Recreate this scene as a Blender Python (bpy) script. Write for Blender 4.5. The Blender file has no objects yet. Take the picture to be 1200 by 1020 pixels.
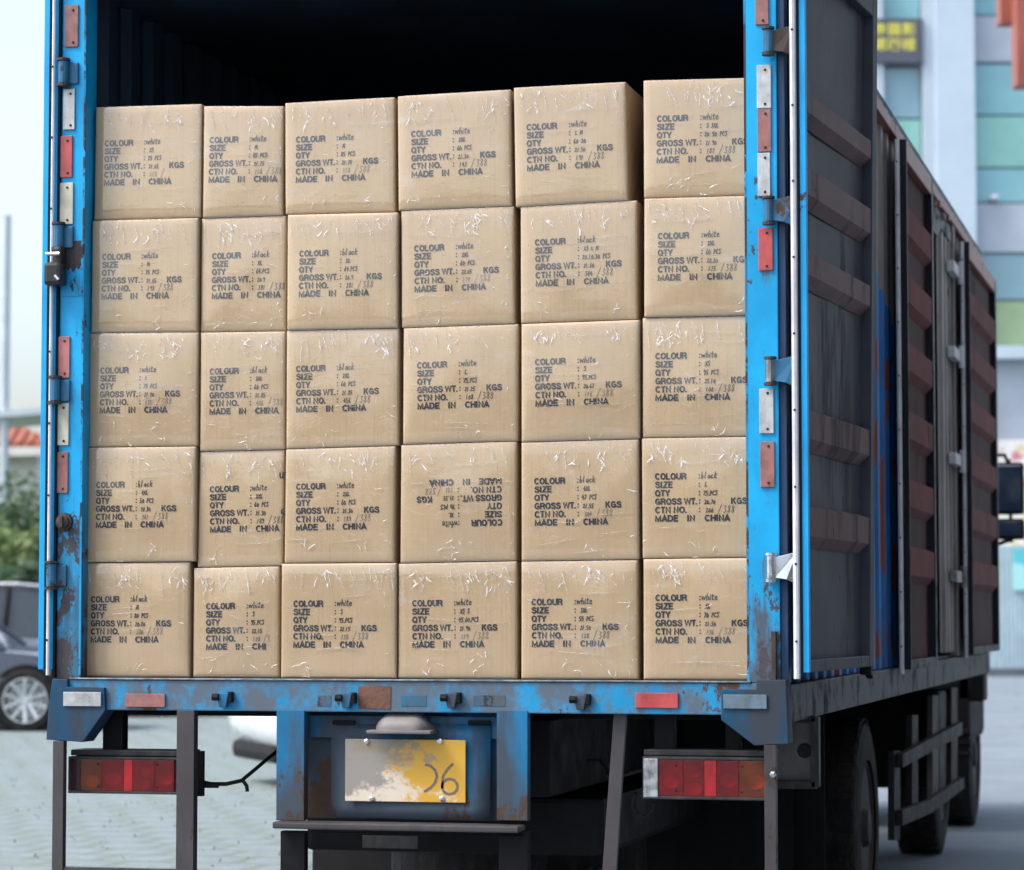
import bpy, bmesh, math, random
from mathutils import Vector, Matrix
R = math.radians
scene = bpy.context.scene
random.seed(7)

# ------------------------------------------------------------------ camera
# truck frame: X across (left rear post to right rear post), Y towards the cab, Z up, cargo floor at z = 0
CAM = Vector((3.767, -9.127, 0.213)); F_PX = 3320.0
YAW, PITCH, ROLL = R(-13.88), R(3.65), R(-0.03)
FW = Vector((math.sin(YAW)*math.cos(PITCH), math.cos(YAW)*math.cos(PITCH), math.sin(PITCH)))
RT = Vector((math.cos(YAW), -math.sin(YAW), 0)); UP = RT.cross(FW)
RT, UP = (math.cos(ROLL)*RT + math.sin(ROLL)*UP, -math.sin(ROLL)*RT + math.cos(ROLL)*UP)
cd = bpy.data.cameras.new('camera'); cam = bpy.data.objects.new('camera', cd)
scene.collection.objects.link(cam); scene.camera = cam
cd.sensor_width = 36; cd.lens = F_PX/1200*36; cd.clip_end = 2000
m = Matrix((RT, UP, -FW)).transposed().to_4x4(); m.translation = CAM; cam.matrix_world = m
cd.dof.use_dof = True; cd.dof.focus_distance = 9.55; cd.dof.aperture_fstop = 4.0

# ------------------------------------------------------------------ sky, sun, exposure
SUN_EL, SUN_AZ = R(52), R(236)          # azimuth clockwise from +Y: behind the camera, to the left
w = bpy.data.worlds.new('World'); scene.world = w; w.use_nodes = True
nt = w.node_tree; nt.nodes.clear()
wo = nt.nodes.new('ShaderNodeOutputWorld'); bg = nt.nodes.new('ShaderNodeBackground')
sky = nt.nodes.new('ShaderNodeTexSky'); sky.sky_type = 'NISHITA'; sky.sun_disc = False
sky.sun_elevation = SUN_EL; sky.sun_rotation = SUN_AZ; sky.air_density = 1.0; sky.dust_density = 4.0; sky.ozone_density = 1.0
hs = nt.nodes.new('ShaderNodeHueSaturation'); hs.inputs['Saturation'].default_value = 0.72
nt.links.new(sky.outputs[0], hs.inputs['Color']); nt.links.new(hs.outputs[0], bg.inputs[0]); nt.links.new(bg.outputs[0], wo.inputs[0])
bg.inputs[1].default_value = 0.15
sl = bpy.data.lights.new('sun', 'SUN'); sl.energy = 0.9; sl.angle = R(12); sl.color = (1.0, 0.97, 0.93)
so = bpy.data.objects.new('sun', sl); scene.collection.objects.link(so)
sd = Vector((math.sin(SUN_AZ)*math.cos(SUN_EL), math.cos(SUN_AZ)*math.cos(SUN_EL), math.sin(SUN_EL)))
so.rotation_euler = sd.to_track_quat('Z', 'Y').to_euler()
vs = scene.view_settings; vs.view_transform = 'Standard'; vs.look = 'None'; vs.gamma = 1; vs.use_curve_mapping = False
vs.exposure = 1.25
scene.render.engine = 'CYCLES'; scene.cycles.use_denoising = True
scene.cycles.max_bounces = 6; scene.cycles.diffuse_bounces = 3; scene.cycles.glossy_bounces = 3; scene.cycles.transparent_max_bounces = 10
scene.cycles.use_adaptive_sampling = True; scene.cycles.adaptive_threshold = 0.02
scene.cycles.sample_clamp_indirect = 6

# ------------------------------------------------------------------ measuring: a pixel of the 1200 x 1020 photo on a real plane
def ray(x, y): return FW + (x-600)/F_PX*RT - (y-510)/F_PX*UP
def at(x, y, Y=0.0):
    d = ray(x, y); return CAM + d*((Y-CAM.y)/d.y)
def atX(x, y, X):
    d = ray(x, y); return CAM + d*((X-CAM.x)/d.x)
def atZ(x, y, Z):
    d = ray(x, y); return CAM + d*((Z-CAM.z)/d.z)
GZ = -1.2                                # ground level

# ------------------------------------------------------------------ scene helpers
col = scene.collection
def link(o, parent=None):
    col.objects.link(o)
    if parent: o.parent = parent
    return o
def tag(o, label=None, cat=None, group=None, kind=None):
    if label: o['label'] = label
    if cat: o['category'] = cat
    if group: o['group'] = group
    if kind: o['kind'] = kind
    return o
def empty(name, loc=(0,0,0), rz=0):
    o = bpy.data.objects.new(name, None); o.location = loc; o.rotation_euler = (0,0,rz); o.empty_display_size = .2
    return link(o)
def copy_tree(o, parent=None):
    c = o.copy(); col.objects.link(c); c.parent = parent
    for ch in o.children: copy_tree(ch, c)
    return c
class MB:
    """collects shapes for ONE mesh object"""
    def __init__(s): s.v = []; s.f = []; s.mi = []; s.m = 0
    def add(s, v, f):
        n = len(s.v); s.v += [tuple(p) for p in v]; s.f += [tuple(i+n for i in q) for q in f]; s.mi += [s.m]*len(f); return s
    def box(s, x0, x1, y0, y1, z0, z1, bev=0.0, M=None):
        x0,x1 = sorted((x0,x1)); y0,y1 = sorted((y0,y1)); z0,z1 = sorted((z0,z1))
        bm = bmesh.new(); bmesh.ops.create_cube(bm, size=1)
        for v in bm.verts: v.co = Vector(((x0+x1)/2+v.co.x*(x1-x0), (y0+y1)/2+v.co.y*(y1-y0), (z0+z1)/2+v.co.z*(z1-z0)))
        if bev: bmesh.ops.bevel(bm, geom=bm.edges[:], offset=min(bev, (x1-x0)*.45, (y1-y0)*.45, (z1-z0)*.45), segments=2, affect='EDGES', profile=.6)
        return s.bm(bm, M)
    def bm(s, bm, M=None):
        if M is not None: bm.transform(M)
        bm.verts.index_update()
        s.add([v.co[:] for v in bm.verts], [[v.index for v in f.verts] for f in bm.faces]); bm.free(); return s
    def prism(s, pts, d, bev=0.0):
        """pts: closed loop of 3D points, extruded by vector d"""
        bm = bmesh.new(); vs = [bm.verts.new(p) for p in pts]; f = bm.faces.new(vs)
        r = bmesh.ops.extrude_face_region(bm, geom=[f]); nv = [e for e in r['geom'] if isinstance(e, bmesh.types.BMVert)]
        bmesh.ops.translate(bm, vec=d, verts=nv); bmesh.ops.recalc_face_normals(bm, faces=bm.faces[:])
        if bev: bmesh.ops.bevel(bm, geom=bm.edges[:], offset=bev, segments=2, affect='EDGES', profile=.6)
        return s.bm(bm)
    def tube(s, pts, r, n=8, cap=True):
        pts = [Vector(p) for p in pts]; rs = r if isinstance(r, (list, tuple)) else [r]*len(pts)
        V = []; Fc = []; prev = None
        for i, p in enumerate(pts):
            t = (pts[min(i+1,len(pts)-1)]-pts[max(i-1,0)]).normalized()
            if prev is None: a = t.orthogonal().normalized()
            else: a = (prev-t*prev.dot(t)).normalized()
            prev = a; b = t.cross(a)
            for k in range(n):
                q = 2*math.pi*k/n; V.append(p+(a*math.cos(q)+b*math.sin(q))*rs[i])
        for i in range(len(pts)-1):
            for k in range(n): Fc.append((i*n+k, i*n+(k+1)%n, (i+1)*n+(k+1)%n, (i+1)*n+k))
        if cap: Fc.append(tuple(range(n-1,-1,-1))); Fc.append(tuple((len(pts)-1)*n+k for k in range(n)))
        return s.add(V, Fc)
    def lathe(s, prof, n=24, axis='X', c=(0,0,0), cap=True):
        """prof: (offset along axis, radius)"""
        V = []; Fc = []; c = Vector(c)
        for (a, r) in prof:
            for k in range(n):
                q = 2*math.pi*k/n; cq, sq = r*math.cos(q), r*math.sin(q)
                V.append(c+Vector({'X':(a,cq,sq),'Y':(cq,a,sq),'Z':(cq,sq,a)}[axis]))
        for i in range(len(prof)-1):
            for k in range(n): Fc.append((i*n+k, i*n+(k+1)%n, (i+1)*n+(k+1)%n, (i+1)*n+k))
        if cap: Fc.append(tuple(range(n))); Fc.append(tuple((len(prof)-1)*n+k for k in range(n)))
        return s.add(V, Fc)
    def build(s, name, mat, parent=None, smooth=None, label=None, kind=None, recalc=True):
        me = bpy.data.meshes.new(name); me.from_pydata(s.v, [], s.f)
        mats = mat if isinstance(mat, (list, tuple)) else [mat]
        for q in mats: me.materials.append(q)
        if len(mats) > 1: me.polygons.foreach_set('material_index', s.mi)
        if recalc:
            bm = bmesh.new(); bm.from_mesh(me); bmesh.ops.recalc_face_normals(bm, faces=bm.faces[:]); bm.to_mesh(me); bm.free()
        if smooth is not None:
            me.shade_smooth(); me.set_sharp_from_angle(angle=R(smooth))
        o = bpy.data.objects.new(name, me); link(o, parent)
        return tag(o, label=label, kind=kind)

def ribbon(pts, w):
    """mitred flat ribbon along a polyline"""
    V = []; n = len(pts); closed = math.dist(pts[0], pts[-1]) < 1e-6
    for i, (x, y) in enumerate(pts):
        a = pts[i-1] if i else (pts[-2] if closed else None); c = pts[i+1] if i < n-1 else (pts[1] if closed else None)
        ns = []
        for p, q in ((a,(x,y)),((x,y),c)):
            if p is None or q is None: continue
            dx, dy = q[0]-p[0], q[1]-p[1]; l = math.hypot(dx,dy) or 1; ns.append((-dy/l, dx/l))
        mx, my = sum(k[0] for k in ns)/len(ns), sum(k[1] for k in ns)/len(ns); l2 = max(mx*mx+my*my, .12)
        V += [(x+mx/l2*w/2, y+my/l2*w/2), (x-mx/l2*w/2, y-my/l2*w/2)]
    return V, [(2*i,2*i+1,2*i+3,2*i+2) for i in range(n-1)]
# ------------------------------------------------------------------ materials
class NB:
    def __init__(s, name):
        s.mat = bpy.data.materials.new(name); s.mat.use_nodes = True; s.t = s.mat.node_tree; s.t.nodes.clear()
        s.out = s.n('ShaderNodeOutputMaterial'); s.geo = s.n('ShaderNodeNewGeometry')
    def n(s, typ, **k):
        x = s.t.nodes.new(typ)
        for a, b in k.items(): setattr(x, a, b)
        return x
    def l(s, a, b): s.t.links.new(a, b)
    def pos(s, sc=(1,1,1), off=(0,0,0)):
        mp = s.n('ShaderNodeMapping'); mp.inputs['Scale'].default_value = sc; mp.inputs['Location'].default_value = off
        s.l(s.geo.outputs['Position'], mp.inputs['Vector']); return mp.outputs[0]
    def noise(s, scale, detail=4, rough=.55, sc=(1,1,1), off=(0,0,0), dist=0):
        x = s.n('ShaderNodeTexNoise'); x.inputs['Scale'].default_value = scale; x.inputs['Detail'].default_value = detail
        x.inputs['Roughness'].default_value = rough; x.inputs['Distortion'].default_value = dist
        s.l(s.pos(sc, off), x.inputs['Vector']); return x.outputs[0]
    def ramp(s, fac, a, b, va=0.0, vb=1.0):
        x = s.n('ShaderNodeMapRange'); x.inputs[1].default_value = a; x.inputs[2].default_value = b; x.inputs[3].default_value = va; x.inputs[4].default_value = vb
        x.interpolation_type = 'SMOOTHSTEP'; s.l(fac, x.inputs[0]); return x.outputs[0]
    def math(s, op, a, b=None, clamp=False):
        x = s.n('ShaderNodeMath', operation=op, use_clamp=clamp)
        for i, q in enumerate((a, b)):
            if q is None: continue
            if isinstance(q, (int, float)): x.inputs[i].default_value = q
            else: s.l(q, x.inputs[i])
        return x.outputs[0]
    def mix(s, fac, a, b, blend='MIX'):
        x = s.n('ShaderNodeMix', data_type='RGBA', blend_type=blend)
        for i, q in ((0, fac), (6, a), (7, b)):
            if isinstance(q, (int, float)): x.inputs[i].default_value = q
            elif isinstance(q, tuple): x.inputs[i].default_value = (*q[:3], 1)
            else: s.l(q, x.inputs[i])
        return x.outputs[2]
    def bump(s, h, strength=.3, dist=.01):
        x = s.n('ShaderNodeBump'); x.inputs['Strength'].default_value = strength; x.inputs['Distance'].default_value = dist
        s.l(h, x.inputs['Height']); return x.outputs[0]
    def pr(s, color, rough=.5, metal=0.0, normal=None, spec=.5, coat=0.0, emis=None, alpha=None, trans=None):
        p = s.n('ShaderNodeBsdfPrincipled')
        for k, q in (('Base Color', color), ('Roughness', rough), ('Metallic', metal), ('Specular IOR Level', spec), ('Coat Weight', coat), ('Alpha', alpha), ('Transmission Weight', trans)):
            if q is None: continue
            if isinstance(q, tuple): p.inputs[k].default_value = (*q[:3], 1)
            elif isinstance(q, (int, float)): p.inputs[k].default_value = q
            else: s.l(q, p.inputs[k])
        if normal: s.l(normal, p.inputs['Normal'])
        s.l(p.outputs[0], s.out.inputs[0]); s.p = p; return s.mat

def plain(name, c, rough=.5, metal=0.0, var=.25, scale=5, bump=.0, bscale=60, dirt=0.0, dcol=(.12,.105,.09), coat=0.0, spec=.5, sc=(1,1,1)):
    b = NB(name); nz = b.noise(scale, 6, .6, sc)
    f = b.ramp(nz, .3, .7, 1-var, 1+var*.6)
    cc = b.mix(1.0, c, f, 'MULTIPLY')
    x = b.n('ShaderNodeCombineColor')
    for i in range(3): b.l(f, x.inputs[i])
    cc = b.mix(1.0, c, x.outputs[0], 'MULTIPLY')
    ro = b.ramp(nz, .3, .7, max(rough-.1, .03), min(rough+.1, 1))
    if dirt:
        d = b.math('MULTIPLY', b.ramp(b.noise(scale*1.7, 8, .7, (1,1,.35), (5,3,1)), .42, .68), dirt)
        cc = b.mix(d, cc, dcol)
    nm = b.bump(b.noise(bscale, 4, .6), bump, .01) if bump else None
    return b.pr(cc, ro, metal, nm, spec, coat)

def painted(name, c, wear=.3, dirt=.3, rust=(.09,.055,.04), grime=(.075,.07,.07), z0=None, z1=None, rough=.42, scale=7, light=None, st=.22, spec=.28):
    """old paint: chips down to rust and primer, grey grime in streaks; wear grows from z1 down to z0"""
    b = NB(name)
    v = b.ramp(b.noise(3.2, 5, .6), .3, .7, .78, 1.12)
    x = b.n('ShaderNodeCombineColor')
    for i in range(3): b.l(v, x.inputs[i])
    cc = b.mix(1.0, c, x.outputs[0], 'MULTIPLY')
    if light: cc = b.mix(b.math('MULTIPLY', b.ramp(b.noise(11, 6, .65, (1,1,.5), (3,8,2)), .5, .75), .6), cc, light)
    grad = None
    if z0 is not None:
        sp = b.n('ShaderNodeSeparateXYZ'); b.l(b.geo.outputs['Position'], sp.inputs[0]); grad = b.ramp(sp.outputs[2], z0, z1, .30, 0.0)
    ch = b.noise(scale*1.6, 9, .72, (1,1,.55), (1.3,2.2,.4))
    big = b.noise(scale*.35, 3, .5, (1,1,.6), (4,1,7))
    h = b.math('ADD', ch, b.math('MULTIPLY', b.math('SUBTRACT', big, .5), .7))
    if grad is not None: h = b.math('ADD', h, grad)
    t = .78-wear*.3
    chip = b.ramp(h, t, t+.025)
    dn = b.noise(scale*.9, 8, .68, (1,1,st), (9,2,3)); 
    if grad is not None: dn = b.math('ADD', dn, grad)
    dm = b.math('MULTIPLY', b.ramp(dn, .62-dirt*.25, .80-dirt*.2), .88)
    cc = b.mix(dm, cc, grime)
    rv = b.mix(b.noise(26, 5, .6), rust, (rust[0]*.45, rust[1]*.5, rust[2]*.6))
    cc = b.mix(chip, cc, rv)
    ro = b.math('ADD', b.math('MULTIPLY', b.math('MAXIMUM', dm, chip), .38), rough, True)
    hh = b.math('SUBTRACT', b.math('MULTIPLY', b.noise(55, 4, .6), .25), chip)
    return b.pr(cc, ro, 0.0, b.bump(hh, .35, .004), spec)

BLUE = (.005, .33, .66)
m_post = painted('blue_post_paint', BLUE, .26, .22, rust=(.085,.075,.08), grime=(.045,.10,.145), z0=-.3, z1=1.2, scale=11)
m_postR = painted('blue_post_paint_worn', BLUE, .36, .24, rust=(.085,.075,.08), z0=-.35, z1=.85, scale=22)
m_sill = painted('blue_sill_paint', (.006,.25,.50), .52, 1.10, rust=(.10,.06,.045), grime=(.10,.105,.115), scale=12, st=.8)
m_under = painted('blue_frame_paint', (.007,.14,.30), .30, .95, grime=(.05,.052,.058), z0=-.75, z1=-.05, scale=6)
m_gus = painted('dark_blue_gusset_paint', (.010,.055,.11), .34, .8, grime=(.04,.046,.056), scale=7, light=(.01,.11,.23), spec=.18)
m_edge = painted('blue_door_edge_paint', (.005,.33,.72), .08, .08)
m_leg = painted('grey_leg_paint', (.058,.054,.058), .55, .5, grime=(.03,.03,.034), rust=(.06,.04,.034))
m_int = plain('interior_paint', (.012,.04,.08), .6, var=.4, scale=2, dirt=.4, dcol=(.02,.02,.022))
m_door = painted('grey_door_paint', (.058,.066,.088), .33, .45, rust=(.10,.04,.03), grime=(.04,.04,.046), scale=5, rough=.5, spec=.18)
m_rib = painted('rusty_rib_paint', (.105,.058,.062), .40, .45, rust=(.12,.045,.035), grime=(.055,.052,.06), scale=5, rough=.5, spec=.18)
m_redrib = painted('red_primer_paint', (.15,.030,.027), .30, .3, rust=(.09,.03,.025), grime=(.055,.026,.026), scale=4, rough=.7, spec=.18)
m_redpan = painted('recess_shaded_red_paint', (.055,.018,.018), .30, .35, rust=(.05,.02,.017), grime=(.022,.015,.016), scale=4, rough=.7, spec=.18)  # darker copy of the rib red: the recess shade is in its colour
m_rail = painted('red_rail_paint', (.30,.10,.095), .28, .3, rust=(.17,.07,.05), grime=(.12,.08,.08))
m_greywall = painted('grey_wall_paint', (.26,.25,.255), .36, .5, rust=(.18,.10,.075), grime=(.14,.125,.12), scale=5)
m_skirt = painted('dark_skirt_paint', (.017,.022,.032), .35, .5, grime=(.02,.022,.027), rust=(.035,.026,.024), st=.9, spec=.1)
m_gask = plain('pale_rubber_gasket', (.60,.62,.68), .45, var=.15, scale=8, dirt=.35, dcol=(.2,.2,.22))
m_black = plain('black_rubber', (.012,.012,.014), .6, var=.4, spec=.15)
m_dark = plain('dark_chassis_steel', (.007,.0075,.009), .6, var=.5, scale=7, dirt=.4, dcol=(.012,.011,.011), spec=.15)
m_steel = plain('worn_hinge_steel', (.30,.31,.33), .38, .85, var=.4, scale=20, dirt=.5, dcol=(.06,.05,.045))
m_hinge = painted('blue_hinge_paint', (.03,.14,.26), .5, .6, grime=(.05,.05,.055), scale=14)
m_shiny = plain('shiny_hinge_steel', (.62,.64,.66), .25, .95, var=.2, scale=20)
m_rr = plain('red_reflector', (.42,.045,.05), .35, var=.3, scale=14, dirt=.3, dcol=(.25,.16,.15), coat=.3)
m_rrd = plain('faded_red_reflector', (.28,.11,.10), .5, var=.35, scale=22, dirt=.55, dcol=(.17,.13,.125))
m_rp = plain('pink_reflector', (.42,.14,.14), .45, var=.3, scale=16, dirt=.4, dcol=(.3,.2,.2))
m_rw = plain('silver_reflector', (.45,.47,.48), .35, .3, var=.3, scale=15, dirt=.4, dcol=(.22,.23,.23))
m_rc = plain('cream_reflector', (.46,.45,.36), .45, var=.25, scale=15, dirt=.4, dcol=(.25,.25,.21))
m_rb = plain('dirty_blue_reflector', (.09,.15,.20), .45, var=.35, scale=15, dirt=.5, dcol=(.09,.095,.1))
m_rust = plain('brown_rust', (.13,.062,.042), .85, var=.45, scale=16, bump=.4)
m_collar = plain('dirty_collar_steel', (.055,.042,.036), .7, .3, var=.4, scale=30)
m_smear = painted('scraped_blue_paint', BLUE, .85, .7, rust=(.06,.05,.052), grime=(.05,.052,.06), scale=10)
m_scar = painted('scraped_weld_scar', (.02,.12,.22), .75, 1.0, rust=(.05,.045,.045), grime=(.08,.082,.088), scale=26, st=.9)
m_screw = plain('screw_head', (.03,.028,.028), .5, .5)
m_tail = plain('red_lamp_lens_opaque', (.24,.012,.015), .22, var=.4, scale=12, dirt=.35, dcol=(.05,.03,.035), coat=.5)
def lens(name, tint, dif, f=.45):
    b = NB(name); tr = b.n('ShaderNodeBsdfTransparent'); tr.inputs[0].default_value = (*tint,1)
    df = b.n('ShaderNodeBsdfDiffuse'); b.l(b.mix(b.ramp(b.noise(14, 6, .65), .35, .7), dif, tuple(x*.35+.012 for x in dif)), df.inputs[0])
    gl = b.n('ShaderNodeBsdfGlossy'); gl.inputs['Roughness'].default_value = .22
    m1 = b.n('ShaderNodeMixShader'); m1.inputs[0].default_value = f; b.l(tr.outputs[0], m1.inputs[1]); b.l(df.outputs[0], m1.inputs[2])
    m2 = b.n('ShaderNodeMixShader'); m2.inputs[0].default_value = .045; b.l(m1.outputs[0], m2.inputs[1]); b.l(gl.outputs[0], m2.inputs[2])
    b.l(m2.outputs[0], b.out.inputs[0]); return b.mat
m_lensr = lens('red_lamp_lens', (.85,.05,.06), (.24,.012,.016), .40); m_lenshot = lens('bright_red_lamp_lens', (.85,.05,.06), (.45,.02,.025), .8)
m_lenso = lens('amber_lamp_lens', (.9,.36,.06), (.22,.06,.016), .40); m_lensd = lens('dark_red_lamp_lens', (.3,.08,.1), (.04,.016,.022), .8)
m_bowl = plain('lamp_reflector_bowl', (.85,.85,.85), .35, .3, var=.1)
m_lampin = plain('lamp_inside', (.13,.13,.13), .6, var=.3, scale=30)
m_house = plain('grey_lamp_housing', (.03,.031,.036), .5, var=.3, scale=9, dirt=.3, spec=.15)
m_silver = plain('flaking_silver', (.36,.38,.40), .35, .4, var=.3, scale=30, dirt=.6, dcol=(.02,.02,.022))
m_plate = None
b = NB('yellow_licence_plate_paint')   # worn yellow enamel with grey mud and bleached patches
sp = b.n('ShaderNodeSeparateXYZ'); b.l(b.geo.outputs['Position'], sp.inputs[0])
PA, PB = at(405,866,.035), at(546,941,.035)
gx_ = b.ramp(sp.outputs[0], PA.x, PB.x, .40, -.26); gz_ = b.ramp(sp.outputs[2], PB.z, PA.z, -.22, .22)
n1_ = b.math('ADD', b.math('MULTIPLY', b.math('SUBTRACT', b.noise(13, 5, .7, (1,1,1.4), (2,0,1)), .5), 1.5), b.math('ADD', .42, b.math('MULTIPLY', b.noise(60, 5, .7), .22)))
mud = b.ramp(b.math('ADD', n1_, b.math('ADD', gx_, gz_)), .56, .80); ble = b.ramp(b.math('SUBTRACT', b.math('ADD', n1_, gx_), gz_), .50, .74)
cc = b.mix(b.math('MULTIPLY', ble, .85), (.58,.33,.035), (.62,.58,.51)); cc = b.mix(b.math('MULTIPLY', mud, .85), cc, (.20,.19,.18)); m_plate = b.pr(cc, .4)
m_lampcap = plain('grey_plate_lamp', (.17,.16,.16), .55, var=.2, scale=10, dirt=.3)
m_tyre = plain('tyre_rubber', (.016,.016,.018), .75, var=.4, scale=10, dirt=.6, dcol=(.05,.048,.045), bump=.3, spec=.15)
m_rim = plain('dusty_wheel_rim', (.05,.05,.053), .6, .2, var=.4, scale=8, dirt=.5, dcol=(.09,.085,.08), spec=.15)
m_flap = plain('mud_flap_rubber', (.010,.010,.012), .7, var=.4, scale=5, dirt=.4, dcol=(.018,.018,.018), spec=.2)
m_mud = plain('grey_mudguard_panel', (.10,.098,.096), .6, var=.35, scale=5, dirt=.5, dcol=(.07,.068,.065), spec=.15)
m_guard = plain('side_guard_steel', (.03,.03,.032), .6, .2, var=.4, scale=8, dirt=.5, dcol=(.03,.028,.026), spec=.15)

# livery of the right side wall: grey above a wavy edge, blue below it, with rust-red painted shapes
b = NB('side_wall_livery'); sp = b.n('ShaderNodeSeparateXYZ'); b.l(b.geo.outputs['Position'], sp.inputs[0])
yy, zz = sp.outputs[1], sp.outputs[2]
edge = b.math('SUBTRACT', b.math('ADD', zz, b.math('MULTIPLY', yy, .42)), b.math('MULTIPLY', b.noise(1.1, 1, .4), .6))
mb_ = b.ramp(edge, 2.62, 2.63)
bl = b.mix(b.ramp(b.noise(4, 6, .6), .3, .7), (.008,.17,.50), (.006,.12,.36))
gr = b.mix(b.ramp(b.noise(4, 6, .65, (1,1,.25)), .35, .7), (.30,.285,.29), (.13,.115,.11))
cc = b.mix(mb_, bl, gr)
rs = b.ramp(b.noise(7.5, 2, .4, (1,2.0,.5), (0,3.1,1.2)), .56, .575)
rs = b.math('MULTIPLY', rs, b.ramp(zz, 1.55, 1.45)); cc = b.mix(rs, cc, (.22,.045,.03))
ch = b.ramp(b.noise(12, 9, .72, (1,1,.5)), .64, .68); cc = b.mix(ch, cc, (.08,.06,.055))
m_side = b.pr(cc, .55, 0, b.bump(ch, .3, .003))

# cartons
b = NB('kraft_cardboard')
nz = b.noise(2.6, 5, .6); fl = b.noise(150, 2, .5, (1,1,.012)); fib = b.noise(420, 2, .6)
cc = b.mix(b.ramp(nz, .3, .7), (.465,.340,.198), (.415,.300,.172))
cc = b.mix(b.math('MULTIPLY', b.ramp(fl, .45, .7), .16), cc, (.30,.20,.12))
cc = b.mix(b.math('MULTIPLY', b.ramp(fib, .6, .8), .2), cc, (.60,.45,.30))
cc = b.mix(b.math('MULTIPLY', b.ramp(b.noise(5.5, 6, .7, (1,1,1), (3,3,3)), .60, .75), .22), cc, (.30,.20,.12))
m_card = b.pr(cc, .72, 0, b.bump(b.math('ADD', fl, b.math('MULTIPLY', nz, 2.0)), .14, .004))
b = NB('black_print_ink')
cc = b.mix(b.ramp(b.noise(240, 3, .6), .5, .8), (.008,.008,.014), (.04,.035,.035)); m_ink = b.pr(cc, .55)
m_pen = plain('marker_pen_ink', (.022,.018,.018), .5, var=.3, scale=200)
m_penf = plain('faded_marker_ink', (.17,.125,.10), .5, var=.4, scale=200)
# stretch film: clear sheet, glossy, slightly hazy, finely wrinkled
b = NB('clear_stretch_film')
w1 = b.noise(14, 3, .5, (1,1,.35), dist=.6); w2 = b.noise(46, 3, .55, (.5,1,1.0), (2,5,1), dist=1.2)
hgt = b.math('ADD', b.math('MULTIPLY', w1, 1.0), b.math('MULTIPLY', b.ramp(w2, .55, .72), .22))
nrm = b.bump(hgt, .13, .006)
dt = b.n('ShaderNodeVectorMath', operation='DOT_PRODUCT'); b.l(b.geo.outputs['Incoming'], dt.inputs[0]); b.l(nrm, dt.inputs[1])
ca = b.math('SUBTRACT', 1.0, b.math('ABSOLUTE', dt.outputs['Value']), True)
fac = b.math('ADD', .084, b.math('MULTIPLY', b.math('POWER', ca, 5.0), .85), True)      # both faces of the sheet
gl = b.n('ShaderNodeBsdfGlossy'); gl.inputs['Roughness'].default_value = .09; b.l(nrm, gl.inputs['Normal'])
tr = b.n('ShaderNodeBsdfTransparent'); df = b.n('ShaderNodeBsdfDiffuse'); df.inputs[0].default_value = (.86,.88,.92,1)
hz = b.math('ADD', .012, b.math('MULTIPLY', b.ramp(b.noise(9, 5, .65, (.6,1,1.4), (8,1,2), dist=.8), .52, .80), .13))
m1 = b.n('ShaderNodeMixShader'); b.l(hz, m1.inputs[0]); b.l(tr.outputs[0], m1.inputs[1]); b.l(df.outputs[0], m1.inputs[2])
m2 = b.n('ShaderNodeMixShader'); b.l(fac, m2.inputs[0]); b.l(m1.outputs[0], m2.inputs[1]); b.l(gl.outputs[0], m2.inputs[2])
b.l(m2.outputs[0], b.out.inputs[0]); m_film = b.mat
b = NB('film_fold_highlight')  # raised film folds, with the crease highlights put into their white colour
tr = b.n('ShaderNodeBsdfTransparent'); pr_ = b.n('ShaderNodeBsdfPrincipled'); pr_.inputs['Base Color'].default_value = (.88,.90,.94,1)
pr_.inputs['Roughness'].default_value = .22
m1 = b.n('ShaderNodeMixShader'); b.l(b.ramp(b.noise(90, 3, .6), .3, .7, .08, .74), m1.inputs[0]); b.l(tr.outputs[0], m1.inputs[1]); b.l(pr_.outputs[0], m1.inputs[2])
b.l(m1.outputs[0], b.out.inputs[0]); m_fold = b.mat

# ground and surroundings
b = NB('turf_paving'); bk = b.n('ShaderNodeTexBrick'); bk.offset = .5; bk.inputs['Scale'].default_value = 1
for k, q in (('Brick Width', .42), ('Row Height', .42), ('Mortar Size', .055), ('Mortar Smooth', .5)): bk.inputs[k].default_value = q
b.l(b.pos((1,1,1)), bk.inputs['Vector'])
gp = b.ramp(b.noise(1.3, 6, .7), .40, .66)
pv = b.mix(b.ramp(b.noise(9, 6, .65), .3, .7), (.215,.265,.29), (.165,.205,.215))
gs = b.mix(b.noise(30, 3, .6), (.09,.13,.075), (.13,.165,.10))
jm = b.math('MAXIMUM', b.math('MULTIPLY', bk.outputs['Fac'], .55), b.math('MULTIPLY', b.math('MULTIPLY', gp, b.ramp(b.noise(24, 5, .7), .4, .6)), .5))
m_turf = b.pr(b.mix(jm, pv, gs), .85, 0, b.bump(b.math('SUBTRACT', b.math('MULTIPLY', b.noise(40, 4, .6), .4), bk.outputs['Fac']), .25, .02))
b = NB('concrete_yard'); 
c1 = b.mix(b.ramp(b.noise(.6, 6, .65), .3, .7), (.19,.235,.275), (.15,.185,.215))
c1 = b.mix(b.math('MULTIPLY', b.ramp(b.noise(14, 8, .75), .5, .75), .5), c1, (.11,.115,.12))
vo = b.n('ShaderNodeTexVoronoi', feature='DISTANCE_TO_EDGE'); vo.inputs['Scale'].default_value = .5
nzv = b.n('ShaderNodeTexNoise'); nzv.inputs['Scale'].default_value = 3; 
mxv = b.n('ShaderNodeVectorMath', operation='ADD'); b.l(b.pos(), mxv.inputs[0]); b.l(nzv.outputs['Color'], mxv.inputs[1]); b.l(mxv.outputs[0], vo.inputs['Vector'])
crk = b.math('MULTIPLY', b.ramp(vo.outputs[0], .012, .002), b.ramp(b.noise(.9, 2, .5, (1,1,1), (4,4,4)), .5, .6))
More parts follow.
